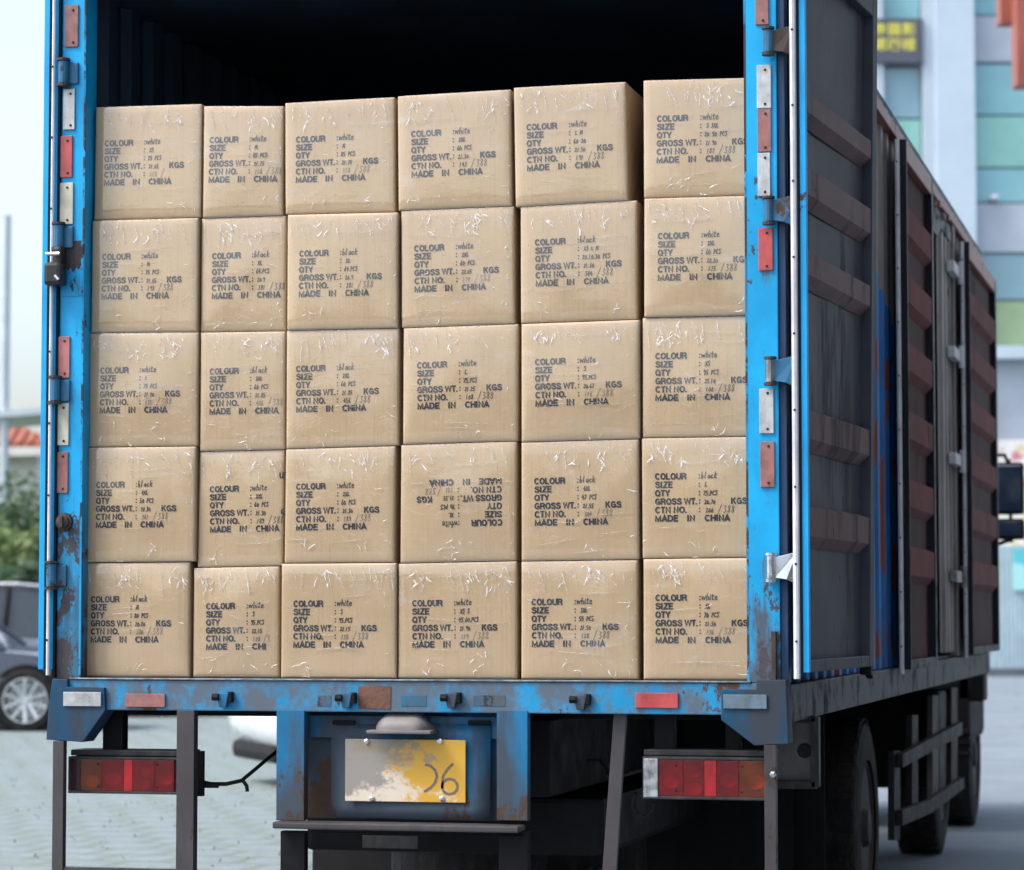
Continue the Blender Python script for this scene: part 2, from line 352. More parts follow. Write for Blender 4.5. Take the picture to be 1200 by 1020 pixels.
m_conc = b.pr(b.mix(crk, c1, (.05,.05,.05)), .8, 0, b.bump(b.math('SUBTRACT', b.math('MULTIPLY', b.noise(60, 5, .6), .3), crk), .3, .01))
m_grass = plain('grass_blades', (.22,.26,.20), .7, var=.3, scale=3)
m_verge = plain('grass_verge', (.07,.13,.035), .85, var=.5, scale=2, bump=.5, bscale=30)
def leafmat(name, c):
    b = NB(name); cc = b.mix(b.ramp(b.noise(1.3, 3, .6), .3, .7), c, tuple(x*.55 for x in c)); d = b.n('ShaderNodeBsdfDiffuse'); t = b.n('ShaderNodeBsdfTranslucent'); b.l(cc, d.inputs[0]); b.l(cc, t.inputs[0])
    g = b.n('ShaderNodeBsdfGlossy'); g.inputs[1].default_value = .35; m1 = b.n('ShaderNodeMixShader'); m1.inputs[0].default_value = .45; b.l(d.outputs[0], m1.inputs[1]); b.l(t.outputs[0], m1.inputs[2])
    m2 = b.n('ShaderNodeMixShader'); m2.inputs[0].default_value = .05; b.l(m1.outputs[0], m2.inputs[1]); b.l(g.outputs[0], m2.inputs[2]); b.l(m2.outputs[0], b.out.inputs[0]); return b.mat
m_leaf = [leafmat('leaf_green', (.14,.24,.10)), leafmat('leaf_yellow_green', (.21,.30,.10)), leafmat('leaf_dark_green', (.09,.16,.08))]
m_bark = plain('bark', (.09,.07,.055), .9, var=.4, scale=9, bump=.6)
m_bwall = plain('pale_blue_wall_tile', (.42,.50,.58), .35, var=.06, scale=1.5, dirt=.12, dcol=(.4,.46,.52))
m_bcol = plain('white_column_cladding', (.46,.56,.65), .35, var=.05, scale=1)
m_span = plain('grey_white_spandrel', (.42,.47,.54), .4, var=.07, scale=1.5)
m_frame = plain('dark_teal_window_frame', (.06,.12,.15), .4)
m_glass = [plain('teal_window_glass', (.22,.47,.52), .12, var=.12, scale=.7, coat=.3), plain('green_window_glass', (.24,.52,.47), .12, var=.14, scale=.7, coat=.3), plain('olive_window_glass', (.30,.42,.24), .15, var=.15, scale=.7, coat=.3), plain('grey_blue_window_glass', (.22,.38,.46), .12, var=.1, scale=.7, coat=.3)]
m_signb = plain('dark_sign_board', (.075,.085,.12), .5, var=.15, scale=2)
m_yel = plain('yellow_sign_letters', (.72,.66,.10), .5, var=.1)
m_sheet = plain('pale_teal_sheet_metal', (.46,.60,.66), .45, var=.12, scale=2, dirt=.2, dcol=(.3,.38,.4))
m_plinth = plain('dark_plinth', (.10,.115,.14), .7, var=.2)
m_orange = plain('orange_steel_paint', (.30,.085,.06), .5, var=.15, scale=2, dirt=.2, dcol=(.2,.08,.05))
m_roof = plain('red_roof_tile', (.36,.12,.07), .7, var=.35, scale=4)
m_white = plain('white_render', (.70,.70,.70), .7, var=.08, scale=2)
m_grey = plain('grey_blue_metal', (.45,.52,.58), .45, var=.1, scale=2)
m_wh = plain('added_block_wall', (.16,.165,.17), .7, var=.2, scale=1, dirt=.3)
b = NB('banner_print'); q = b.noise(1.6, 3, .5, (1,1,1.2), (2,0,5)); q2 = b.noise(3.2, 2, .5, (1,1,1), (6,1,1))
cc = b.mix(b.ramp(q, .5, .54), (.78,.76,.74), (.60,.22,.24)); cc = b.mix(b.ramp(q2, .57, .6), cc, (.66,.60,.34)); cc = b.mix(b.ramp(b.noise(1.1, 2, .5, off=(9,9,9)), .58, .62), cc, (.35,.55,.35)); m_banner = b.pr(cc, .5)
b = NB('cyan_poster_print'); cc = b.mix(b.ramp(b.noise(1.3, 2, .4), .5, .52), (.10,.50,.55), (.35,.68,.68)); m_poster = b.pr(cc, .5)

# ================================================================== SETTING
g = MB().add([(-400,-300,GZ),(400,-300,GZ),(400,500,GZ),(-400,500,GZ)], [(0,1,2,3)]).build('ground', m_conc, kind='structure')
MB().add([(-60,-8,GZ+.004),(-1.2,-8,GZ+.004),(-1.2,60,GZ+.004),(-60,60,GZ+.004)], [(0,1,2,3)]).build('turf_paving', m_turf, kind='structure')
MB().add([(-60,33,GZ+.008),(-8.4,33,GZ+.008),(-8.4,60,GZ+.008),(-60,60,GZ+.008)], [(0,1,2,3)]).build('grass_verge', m_verge, kind='structure')
gb = MB()
for i in range(4000):
    y = random.uniform(3, 33); x = random.uniform(-14, -1.3)
    if abs((x+3)-(-.30*(y-6))) > 5: continue
    h = random.uniform(.01,.03); a = random.uniform(0, 6.28); c_, s_ = math.cos(a)*.007, math.sin(a)*.007; lx, ly = random.uniform(-.02,.02), random.uniform(-.02,.02)
    x = round(x/.42)*.42+random.gauss(0,.045) if i % 2 else x
    gb.add([(x-c_,y-s_,GZ+.004),(x+c_,y+s_,GZ+.004),(x+lx,y+ly,GZ+.004+h)], [(0,1,2)])
tag(gb.build('grass', m_grass), 'short grass growing between the pale paving blocks', 'grass', kind='stuff')

# ================================================================== TRUCK
truck = empty('box_truck', (1.15, 0, GZ))
tag(truck, 'worn blue box truck with its rear and side doors swung open', 'truck')
TR_OFF = truck.location.copy()
def tp(mb, name, mat, parent=None, **k):
    o = mb.build(name, mat, None, **k)
    p = parent or truck
    o.parent = p
    if p is truck: o.location = -TR_OFF      # geometry is written in truck coordinates
    return o
def rect(mb, x0, y0, x1, y1, Y, d, bev=.002):
    """a plate seen between two photo corners, on plane Y, thickness d towards the viewer"""
    a = at(x0,y0,Y); c = at(x1,y1,Y); return mb.box(a.x, c.x, Y-d, Y, c.z, a.z, bev)

XL0, XL1, XR0, XR1 = -.106, -.02, 2.300, 2.405
# rear frame
tp(MB().box(XL0, XL1, 0, .11, -.005, 2.42, .004), 'corner_post', m_post)
tp(MB().box(XR0, XR1, 0, .055, -.005, 2.42, .004), 'corner_post', m_postR)
for x in (XL1, XR0): tp(MB().box(x-.0035, x+.0035, -.0006, .004, .0, 2.42), 'worn_edge', m_smear)
tp(MB().box(XL0, XR1, 0, .11, 2.42, 2.53, .005), 'rear_header', m_post)
sill = tp(MB().box(XL1-.09, XR1-.07, -.012, .10, -.108, -.006, .004), 'rear_sill', m_sill)
tp(MB().box(XL1-.03, XR0+.01, -.018, .05, -.0035, .0012, .001), 'sill_lip', m_steel)
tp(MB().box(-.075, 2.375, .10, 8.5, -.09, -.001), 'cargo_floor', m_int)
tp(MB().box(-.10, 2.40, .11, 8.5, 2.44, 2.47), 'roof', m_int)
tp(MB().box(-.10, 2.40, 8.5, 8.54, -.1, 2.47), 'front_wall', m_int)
def corr(Y0, Y1, X, side, z0=-.01, z1=2.44, pitch=.22, depth=.03):
    mb = MB(); ys = []; y = Y0
    while y < Y1-.01:
        for dy, dd in ((0,0),(.35,0),(.5,1),(.85,1)):
            q = y+dy*pitch
            if q < Y1: ys.append((q, dd))
        y += pitch
    ys.append((Y1, 0)); V = []; Fc = []
    for (q, dd) in ys: V += [(X+side*dd*depth, q, z0), (X+side*dd*depth, q, z1)]
    for i in range(len(ys)-1): Fc.append((2*i, 2*i+1, 2*i+3, 2*i+2))
    n = len(V); t = .004*-side
    mb.add(V, Fc); return mb
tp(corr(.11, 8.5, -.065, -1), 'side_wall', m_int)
tp(corr(.055, 4.42, 2.375, 1), 'side_wall', m_side)
tp(corr(6.45, 8.5, 2.375, 1), 'side_wall', m_greywall)
tp(MB().box(2.375, 2.435, .06, 8.5, 2.33, 2.385, .004), 'top_rail', m_rail)
tp(MB().box(2.36, 2.43, .06, 8.5, -.135, -.012, .004), 'side_skirt', m_skirt)
tp(MB().box(-.14, -.08, .06, 8.5, -.135, -.012, .004), 'side_skirt', m_skirt)
# door opening in the right side: posts, header, folded grey leaf
tp(MB().box(2.34, 2.42, 4.40, 4.47, 0, 2.33, .004), 'door_post', m_greywall)
tp(MB().box(2.33, 2.42, 6.38, 6.45, 0, 2.33, .004), 'door_post', m_greywall)
tp(MB().prism([(2.41,4.48,2.325),(2.41,6.37,2.325),(2.41,6.37,2.24),(2.41,5.75,2.24),(2.41,5.55,2.17),(2.41,4.48,2.2)], (-.05,0,0)), 'door_header', m_skirt)
fl_ = tp(corr(5.75, 6.37, 2.385, 1, .02, 2.24, .2, .02), 'folded_leaf', m_greywall)
for i in range(7):
    tp(MB().box(2.425, 2.445, 4.6+i*.25, 4.66+i*.25, 2.27+.03*(i%2), 2.30+.03*(i%2), .004), 'drip_hook', m_rail if i%2 else m_greywall)
for z in (.42, 1.05, 1.62, 2.08):
    hg = MB().box(2.41, 2.45, 6.05, 6.38, z-.03, z+.03, .004); hg.tube([(2.455,6.40,z-.06),(2.455,6.40,z+.06)], .018)
    tp(hg, 'hinge', m_gask if z > 1 else m_steel, fl_)

def door_leaf(hx, hy, *args, gr=.011, **kw): return door_leaf_(hx, hy, *args, gr=gr, **kw)
def door_leaf_(hx, hy, wd, z0, z1, ang, out, ribs, mat_face, mat_rib, mat_edge, mat_stile, name='rear_door', flip=False, top=None, gr=.011, lean=0.0):
    """leaf seen on its inner face; runs from the hinge edge along +Y, face outwards (out = +1 right side, -1 left side)"""
    Mx = Matrix.Translation((hx,hy,0)) @ Matrix.Rotation(-ang*out, 4, 'Z')
    def T(mb): mb.v = [tuple(Mx @ Vector((out*(p[0]+lean*(p[2]-1.2)*p[1]/wd), p[1], p[2]))) for p in mb.v]; return mb
    th = .05
    fr_ = MB().box(0, th, 0, .012, z0, z1, .002)                                # hinge edge strip
    d = tp(T(fr_), name, mat_edge)
    tp(T(MB().box(.004, .014, .012, wd, z0+.01, z1-.01)), 'panel', mat_face, d)
    tp(T(MB().box(.005, th-.002, wd-.075, wd, z0, z1, .004)), 'stile', mat_stile, d)
    tp(T(MB().box(.005, th-.003, .012, wd-.075, z1-.085, z1, .004)), 'rail', top or mat_stile, d)
    tp(T(MB().box(.005, th-.003, .012, wd-.075, z0, z0+.04, .004)), 'rail', mat_stile, d)
    tp(T(MB().box(.030, th+.001, -.004, .020, z0, z1, .002)), 'edge_strip', m_skirt if name != 'rear_door' else m_edge, d)
    g_ = MB()
    g_.tube([(.012,-.012,z0-.02),(.012,-.012,z1)], gr, 8); tp(T(g_), 'gasket', m_gask, d)
    g_ = MB().box(.0225, .0295, -.008, 0, z0, z1); tp(T(g_), 'gasket_groove', m_black, d)
    for (ra, rb_) in ribs:
        h = ra-rb_; s = .028
        prof = [(.0142, rb_-.01), (th-.006, rb_+s), (th-.006, ra-.012), (.0142, ra)]
        mb = MB(); e0, e1 = .014, wd-.078
        V = [(x, e0, z) for x, z in prof]+[(x, e1-(.05 if x < .02 else .0), z) for x, z in prof]
        mb.add(V, [(0,1,5,4),(1,2,6,5),(2,3,7,6),(3,2,1,0),(4,5,6,7)])
        tp(T(mb), 'rib', mat_rib, d)
    for i in range(10):
        z = z0+.1+i*(z1-z0-.2)/9
        tp(T(MB().lathe([(-.0245,.0035),(-.0225,.0045),(-.022,.0045)], 8, 'Y', (.012,0,z))), 'rivet', m_screw, d)
    return d
def zat(y): return atX(948, y, 2.52).z
ribs = [(zat(a), zat(c)) for a, c in ((97,134),(185,231),(285,326),(473,521),(588,637))]
DA = R(4.5)
rd = door_leaf(2.452, -.015, 1.16, .03, 2.47, DA, 1, ribs, m_door, m_rib, m_edge, m_door, lean=.015)
bt = MB().tube([(2.545,1.125,.02),(2.56,1.13,-.01),(2.545,1.14,.05)], .012); bt.box(2.53,2.57,1.08,1.13,.0,.06,.005); tp(bt, 'latch', m_dark, rd)
ld = door_leaf(-.114, -.015, 1.24, .03, 2.47, R(1.0), -1, [(2.1,2.0),(1.8,1.7),(1.5,1.4),(.9,.78),(.55,.43)], m_door, m_rib, m_edge, m_door, gr=.0065)
tp(MB().box(-.1185, -.1065, -.012, .05, .0, 2.42), 'gap_shade_strip', m_black)  # black strip standing in for the shaded gap between gasket and left post
even = [(2.02,1.86),(1.72,1.56),(1.42,1.26),(1.12,.96),(.82,.66),(.52,.36)]
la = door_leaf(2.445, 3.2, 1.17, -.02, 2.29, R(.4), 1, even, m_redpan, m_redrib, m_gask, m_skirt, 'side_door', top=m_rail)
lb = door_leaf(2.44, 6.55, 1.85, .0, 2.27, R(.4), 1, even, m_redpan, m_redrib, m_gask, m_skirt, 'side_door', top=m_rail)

# hinges of the rear doors
for (x, y) in ((76,85),(70,277),(66,457),(62,674)):
    c = at(x, y, -.02); h = MB().tube([(c.x-.004,-.024,c.z-.038),(c.x-.004,-.024,c.z+.038)], .018, 12)
    h.box(c.x-.004, c.x+.045, -.012, 0, c.z-.04, c.z+.035, .004)
    o = tp(h, 'hinge', m_hinge)
    for q0, q1 in ((-.050,-.040),(.040,.048)): tp(MB().tube([(c.x-.004,-.024,c.z+q0),(c.x-.004,-.024,c.z+q1)], .024, 12), 'hinge_collar', m_collar, o)
for k, (x, y) in enumerate(((900.5,48.6),(901,247),(903,435),(904,665))):
    c = at(x, y, -.02); mt = m_shiny if k == 3 else m_hinge
    h = MB().tube([(c.x,-.026,c.z-.036),(c.x,-.026,c.z+.036)], .016, 12); o = tp(h, 'hinge', mt if k != 2 else m_steel)
    a = MB().prism([(c.x+.012,-.030,c.z+.032),(c.x+.085,-.022,c.z+.05),(c.x+.085,-.022,c.z-.055),(c.x+.05,-.030,c.z-.04),(c.x+.012,-.030,c.z-.034)], (0,.014,0), .002)
    tp(a, 'hinge_arm', m_shiny if k == 3 else m_collar if k == 0 else m_hinge, o)
    for q0, q1 in ((-.048,-.038),(.038,.046)): tp(MB().tube([(c.x,-.026,c.z+q0),(c.x,-.026,c.z+q1)], .021, 12), 'hinge_collar', m_shiny if k == 3 else m_collar, o)
# dark blue strip that fills the dark hinge gap beside the right post
tp(MB().box(2.405, 2.43, .012, .06, .0, 2.42, .003), 'gap_strip', plain('dark_blue_strip', (.004,.035,.10), .5))
# reflectors, screwed to the posts and the sill
LR = [(77,7,92,55,m_rrd),(75,105,88,152,m_rw),(71,160,85,208,m_rr),(69.5,215,86,263,m_rc),(67,395,82,443,m_rp),(66,473,81,522,m_rc),(65,530,80,578,m_rrd)]
RRf = [(885,-22,901,29,m_rrd),(887,77,904,127,m_rw),(888,128.5,904,178,m_rrd),(888,180,903,230,m_rw),(889,268,906,317,m_rr),(890,456,907,508,m_rw),(891,518,908,571,m_rrd)]
SR = [(148,813,194,829,m_rrd),(745,812,795,830,m_rr)]
for i, (x0,y0,x1,y1,mt) in enumerate(LR+RRf):
    o = tp(rect(MB(), x0,y0,x1,y1, -.0005, .007, .0015), 'reflector', mt)
    for yy_ in (y0+5, y1-5):
        c = at((x0+x1)/2+1, yy_, -.008); tp(MB().lathe([(-.003,.003),(-.001,.0045),(.002,.0045)], 10, 'Y', c), 'screw', m_screw, o)
for (x0,y0,x1,y1,mt) in SR: tp(rect(MB(), x0,y0,x1,y1, -.0125, .008, .0015), 'reflector', mt)
# latch on the left post, and the round one further down
o = tp(rect(MB(), 72,283,97,347, -.001, .002, .0005), 'latch_plate', m_smear)
l_ = MB(); c = at(66, 318, -.04); l_.box(c.x-.034, c.x+.03, -.075, -.01, c.z-.052, c.z+.03, .014); l_.box(c.x-.006, c.x+.024, -.06, -.01, c.z+.02, c.z+.085, .01)
o2 = tp(l_, 'latch', plain('black_latch', (.02,.022,.024), .35, .3))
tp(MB().tube([(c.x-.02,-.082,c.z+.055),(c.x+.03,-.082,c.z+.055)], .007).tube([(c.x+.012,-.08,c.z-.02),(c.x+.026,-.08,c.z-.035)], .006), 'latch_pin', m_shiny, o2)
c = at(76, 612, 0); k_ = MB().lathe([(-.03,.012),(-.026,.022),(-.016,.022),(-.014,.03),(0,.032)], 16, 'Y', (c.x,0,c.z)); k_.box(c.x-.006,c.x+.006,-.038,-.02,c.z-.02,c.z+.02,.002); tp(k_, 'latch_knob', m_collar)
rect_ = rect(MB(), 905,740,911,798, .004, .03); tp(rect_, 'latch_plate', m_collar)
# sill lugs, weld marks and rust plate
for (x, y) in ((264,819),(408,820),(531,820),(682,822)):
    c = at(x, y, -.012); l_ = MB().prism([(c.x-.024,-.012,c.z+.022),(c.x+.022,-.012,c.z+.022),(c.x+.012,-.012,c.z-.028),(c.x-.012,-.012,c.z-.028)], (0,-.03,0), .004)
    o = tp(l_, 'lug', m_under); tp(MB().tube([(c.x-.034,-.045,c.z+.006),(c.x-.012,-.045,c.z+.006)], .012, 8), 'lug_pin', m_dark, o); tp(MB().box(c.x+.012, c.x+.032, -.04, -.012, c.z-.012, c.z+.024, .004), 'lug_stop', m_dark, o)
tp(rect(MB(), 420,804,458,831, -.0125, .002, .0005), 'rust_plate', m_rust)
for (x0,x1) in ((555,592),(470,500),(372,388)): tp(rect(MB(), x0,815,x1,828, -.0122, .0012, .0005), 'weld_scar', m_scar)
# corner gussets
def poly(pts, Y, d, bev=.003): return MB().prism([at(x,y,Y) for x,y in pts], (0,d,0), bev)
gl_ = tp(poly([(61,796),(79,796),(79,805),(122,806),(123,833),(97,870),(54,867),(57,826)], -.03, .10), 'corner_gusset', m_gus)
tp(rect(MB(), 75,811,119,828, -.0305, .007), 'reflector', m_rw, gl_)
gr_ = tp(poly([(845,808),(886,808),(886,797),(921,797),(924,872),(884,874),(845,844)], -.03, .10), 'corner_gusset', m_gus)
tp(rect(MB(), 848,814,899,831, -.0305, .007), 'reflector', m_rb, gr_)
# legs and step frame below the gussets
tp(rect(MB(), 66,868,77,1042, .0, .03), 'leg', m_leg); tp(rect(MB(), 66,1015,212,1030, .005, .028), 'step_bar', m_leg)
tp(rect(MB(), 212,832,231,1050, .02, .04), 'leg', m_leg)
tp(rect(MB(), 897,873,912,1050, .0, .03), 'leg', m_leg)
c = at(906, 908, -.03); tp(MB().lathe([(-.012,.006),(-.008,.011),(0,.011)], 6, 'Y', (c.x,-.03,c.z)), 'bolt', m_shiny)
a0, a1 = at(727,831,.03), at(712,1050,.03); tp(MB().prism([(a0.x-.021,.03,a0.z),(a0.x+.021,.03,a0.z),(a1.x+.024,.03,a1.z),(a1.x-.024,.03,a1.z)], (0,.02,0), .002), 'strut', m_leg)
# centre frame with the licence plate
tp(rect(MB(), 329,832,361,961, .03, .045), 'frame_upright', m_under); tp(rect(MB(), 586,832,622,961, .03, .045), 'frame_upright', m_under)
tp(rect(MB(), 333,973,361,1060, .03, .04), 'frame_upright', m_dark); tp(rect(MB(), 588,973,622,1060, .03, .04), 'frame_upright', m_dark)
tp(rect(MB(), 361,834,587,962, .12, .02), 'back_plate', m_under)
tp(rect(MB(), 361,838,587,866, .098, .03), 'hinge_bar', m_under)
pp = [at(388,849,.07), at(575,849,.06), at(574,962,.045), at(388,957,.06)]
mbp = MB(); N = 8; V = []; Fc = []
for j in range(N+1):
    for i in range(N+1):
        u, v = i/N, j/N; p = (pp[0]*(1-u)+pp[1]*u)*(1-v)+(pp[3]*(1-u)+pp[2]*u)*v
        V.append((p.x, p.y-.012*math.sin(u*3.1)*v, p.z))
for j in range(N):
    for i in range(N): q = j*(N+1)+i; Fc.append((q,q+1,q+N+2,q+N+1))
mbp.add(V, Fc); panel = tp(mbp, 'plate_panel', m_under, smooth=40); sm = panel.modifiers.new('thick', 'SOLIDIFY'); sm.thickness = .004; sm.offset = 1
for x in (403, 562):
    tp(MB().tube([at(x-13,847,.05), at(x+13,847,.05)], .007), 'panel_hinge', m_dark, panel)
lp = tp(rect(MB(), 405,866,546,941, .040, .005, .002), 'licence_plate', m_plate)
for (x, y) in ((516,869),(518,936),(430,869),(436,936)):
    c = at(x,y,.034); tp(MB().lathe([(-.008,.004),(-.006,.009),(.002,.010)], 12, 'Y', c), 'screw', m_shiny, lp)
for st, wd in (([(531,895),(524,902),(519,910)]+[(527+9*math.cos(R(a_)), 922+9*math.sin(R(a_))) for a_ in range(190,-200,-24)],.009), ([(498,896),(505,898),(510,903),(512,910),(510,917),(505,923),(497,928)],.009)):
    mb = MB(); V2, F2 = ribbon([(q.x, q.z) for q in (at(x,y,.0342) for x, y in st)], wd); mb.add([(x,.0342,z) for x, z in V2], F2); tp(mb, 'plate_character', m_penf, lp)
# plate lamp: half dome over the plate
mb = MB(); c0, c1_ = at(437,857,.02), at(508,857,.02); zt = at(470,836,.02).z; V = []; n1, n2 = 14, 6
for j in range(n2+1):
    fz = j/n2
    for i in range(n1+1):
        u = i/n1; x = c0.x+(c1_.x-c0.x)*(.5+(u-.5)*(1-.22*fz**2)); e = (1-abs(2*u-1)**6)
        V.append((x, .055-.085*e*math.sqrt(max(1-fz**2, 0)), c0.z+.006+(zt-c0.z)*fz*(.35+.65*e)))
Fc = [(j*(n1+1)+i, j*(n1+1)+i+1, (j+1)*(n1+1)+i+1, (j+1)*(n1+1)+i) for j in range(n2) for i in range(n1)]
mb.add(V, Fc); mb.box(c0.x-.006, c1_.x+.006, -.04, .055, c0.z-.006, c0.z+.006, .004); tp(mb, 'plate_lamp', m_lampcap, smooth=40)
mb = rect(MB(), 330,961,616,974, .02, .10, .006); tp(mb, 'bumper_shelf', m_leg); tp(rect(MB(), 333,974,614,980, .0, .02), 'bumper_lip', m_dark)
tp(rect(MB(), 425,979,490,995, .06, .004), 'tow_tab', m_house)

# tail lamps
def lamp(x0, x1, y0, y1, right):
    Y = .06; a, c = at(x0,y0,Y), at(x1,y1,Y)
    h = tp(MB().box(a.x, c.x, Y, Y+.09, c.z, a.z, .008), 'tail_lamp', m_house)
    cover = tp(MB().box(a.x+.0, c.x+.02, Y-.01, Y+.12, a.z+.002, a.z+.022, .004), 'lamp_cover', m_house, h)
    def seg(f0, f1, mt, name='lens', t=0.030, z0=.08, z1=.92):
        xa, xb = a.x+(c.x-a.x)*f0, a.x+(c.x-a.x)*f1
        return tp(MB().box(xa+.0005, xb-.0005, Y-t, Y-t+.004, c.z+(a.z-c.z)*z0, c.z+(a.z-c.z)*z1, .0015) if name == 'lens' else MB().box(xa+.001, xb-.001, Y-t, Y, c.z+(a.z-c.z)*z0, c.z+(a.z-c.z)*z1, .004), name, mt, h)
    for z0, z1 in ((.0,.075),(.925,1.0)): tp(MB().box(a.x, c.x, Y-.032, Y, c.z+(a.z-c.z)*z0, c.z+(a.z-c.z)*z1, .003), 'lamp_rim', m_house, h)
    for x0, x1 in ((a.x, a.x+.006),(c.x-.006, c.x)): tp(MB().box(x0, x1, Y-.031, Y, c.z+(a.z-c.z)*.076, c.z+(a.z-c.z)*.924, .002), 'lamp_rim', m_house, h)
    segs = [(.02,.11,m_lensd),(.11,.30,m_lenso),(.30,.50,m_lensr),(.50,.58,m_lenshot),(.58,.78,m_lensr),(.78,.95,m_lensr)]
    hot = [(.21,m_bowl,.32,.045),(.39,m_lenshot,.40,.055),(.67,m_lenshot,.62,.04),(.67,m_lenshot,.26,.04),(.86,m_lenshot,.42,.05)]
    if right:
        seg(.005, .13, m_silver, 'lamp_end', .034, .04, .96)
        segs = [(.13,.33,m_lensr),(.33,.50,m_lensr),(.50,.60,m_lenshot),(.60,.78,m_lensr),(.78,1.0,m_lenso)]
        hot = [(.23,m_lenshot,.40,.045),(.415,m_lenshot,.64,.04),(.415,m_lenshot,.26,.045),(.69,m_lenshot,.46,.05),(.91,m_bowl,.42,.05)]
    for s in segs: seg(*s)
    tp(MB().box(a.x+.01, c.x-.01, Y-.0025, Y-.0005, c.z+.01, a.z-.01), 'lamp_inside', m_lampin, h)
    for (f, mt, fz, wd) in hot:
        xx = a.x+(c.x-a.x)*f; zz_ = c.z+(a.z-c.z)*fz; wd = wd*(c.x-a.x)*1.15
        mb = MB(); pr_f = [(-.0165,1.0),(-.010,.8),(-.006,.5),(-.0045,.02)]; V = []; n = 18
        for (yy_, r_) in pr_f:
            for k in range(n): q = 2*math.pi*k/n; V.append((xx+math.cos(q)*wd*r_*1.25, Y+yy_, zz_+math.sin(q)*wd*r_))
        Fc = [(i*n+k, i*n+(k+1)%n, (i+1)*n+(k+1)%n, (i+1)*n+k) for i in range(3) for k in range(n)]
        tp(mb.add(V, Fc), 'bulb_reflector', m_bowl, h, smooth=60)
    for f in (.27, .80):
        for fz in (.2, .8):
            tp(MB().lathe([(-.034,.002),(-.032,.004),(-.029,.004)], 8, 'Y', (a.x+(c.x-a.x)*f, Y, c.z+(a.z-c.z)*fz)), 'screw', m_screw, h)
    return h
lamp(84, 214, 886, 931, False); lamp(755, 900, 886, 938, True)
tp(rect(MB(), 127,833,150,884, .16, .05), 'lamp_bracket', m_dark); 
tp(rect(MB(), 228,880,240,933, .10, .02), 'lamp_side_plate', m_dark)
tp(rect(MB(), 770,833,793,882, .16, .05), 'lamp_bracket', m_dark); tp(rect(MB(), 853,833,870,884, .2, .05), 'lamp_bracket', m_dark)
def cable(pts, r, name='cable', Y=.12): tp(MB().tube([at(x,y,Y+dy) for x,y,dy in pts], r, 8), name, m_black)
cable([(236,917,0),(248,919,0),(265,919,.02),(283,915,.05),(300,901,.1),(314,889,.2),(328,878,.3)], .007)
cable([(284,914,.05),(289,921,.05),(290,928,.05)], .007); 
o = tp(MB().tube([at(236,919,.12), at(256,921,.12)], [.014,.008], 10), 'cable_boot', m_black)
cable([(688,892,.3),(703,891,.25),(710,900,.2),(713,910,.1),(718,914,.1),(735,908,.08),(748,904,.05),(757,903,.03)], .006)
cable([(745,930,.1),(742,945,.12),(748,956,.12),(758,958,.12),(766,950,.1),(767,940,.08)], .008)

# mudguard panel at the right corner, skirt box
mb = MB(); q = [atX(918,846,2.33), atX(952,842,2.33), atX(951,905,2.33), atX(916,912,2.33)]
pm = tp(rect(MB(), 905,846,955,915, .55, .02), 'mudguard_panel', m_mud); tp(rect(MB(), 952,840,962,922, .56, .05), 'mudguard_edge', m_house)
tp(rect(MB(), 905,914,958,924, .56, .05), 'mudguard_edge', m_house); tp(rect(MB(), 905,838,958,846, .56, .05), 'mudguard_edge', m_house)
c = at(943,880,.53); tp(MB().lathe([(-.004,.022),(-.001,.026),(.0,.026)], 16, 'Y', c), 'mudguard_hole', m_black, pm)

# chassis
for X in (.72, 1.50): tp(MB().box(X, X+.08, .25, 11.6, -.40, -.14, .006), 'chassis_rail', m_dark)
for Y in (.4, 1.6, 2.8, 5.4, 6.6, 8.0): tp(MB().box(-.05, 2.35, Y, Y+.07, -.14, -.09, .004), 'floor_beam', m_dark)
for Y in (.5, 2.2, 5.2, 7.2): tp(MB().box(.78, 1.52, Y, Y+.1, -.36, -.18, .006), 'cross_member', m_dark)
tp(MB().box(.62, 1.7, .55, 2.6, -.62, -.42, .02), 'spare_carrier', m_dark)
tp(MB().lathe([(-.14,.46),(-.11,.50),(.11,.50),(.14,.46)], 28, 'Z', (1.12, 1.7, -.75)), 'spare_tyre', m_tyre)
def wheel(X, Y, out, r=.475, wdt=.26):
    cz = GZ+.004+r
    P = [(-.5,.62),(-.5,.86),(-.46,.955),(-.36,.992),(-.2,1.0),(.2,1.0),(.36,.992),(.46,.955),(.5,.86),(.5,.62)]
    mb = MB().lathe([(p*wdt, q_*r) for p, q_ in P], 40, 'X', (X, Y, cz), False)
    for k in range(40):                                    # tread blocks across the shoulders
        for sx in (-1, 1):
            q = 2*math.pi*(k+.25*sx)/40; Mx = Matrix.Translation((X+sx*wdt*.31, Y, cz)) @ Matrix.Rotation(q, 4, 'X')
            mb.box(-wdt*.13, wdt*.13, -.022, .022, r*.985, r*1.012, 0, Mx)
    t = tp(mb, 'wheel', m_tyre, smooth=35)
    tp(MB().lathe([(out*wdt*.42,.61*r),(out*wdt*.47,.60*r),(out*wdt*.30,.50*r),(out*wdt*.12,.34*r),(out*wdt*.40,.20*r),(out*wdt*.52,.16*r),(out*wdt*.54,.05*r)], 28, 'X', (X,Y,cz)), 'rim', m_rim, t, smooth=40)
    for k in range(8):
        q = 2*math.pi*k/8; tp(MB().lathe([(out*wdt*.18,.02),(out*wdt*.26,.02),(out*wdt*.27,.012)], 6, 'X', (X, Y+math.cos(q)*r*.4, cz+math.sin(q)*r*.4)), 'wheel_nut', m_dark, t)
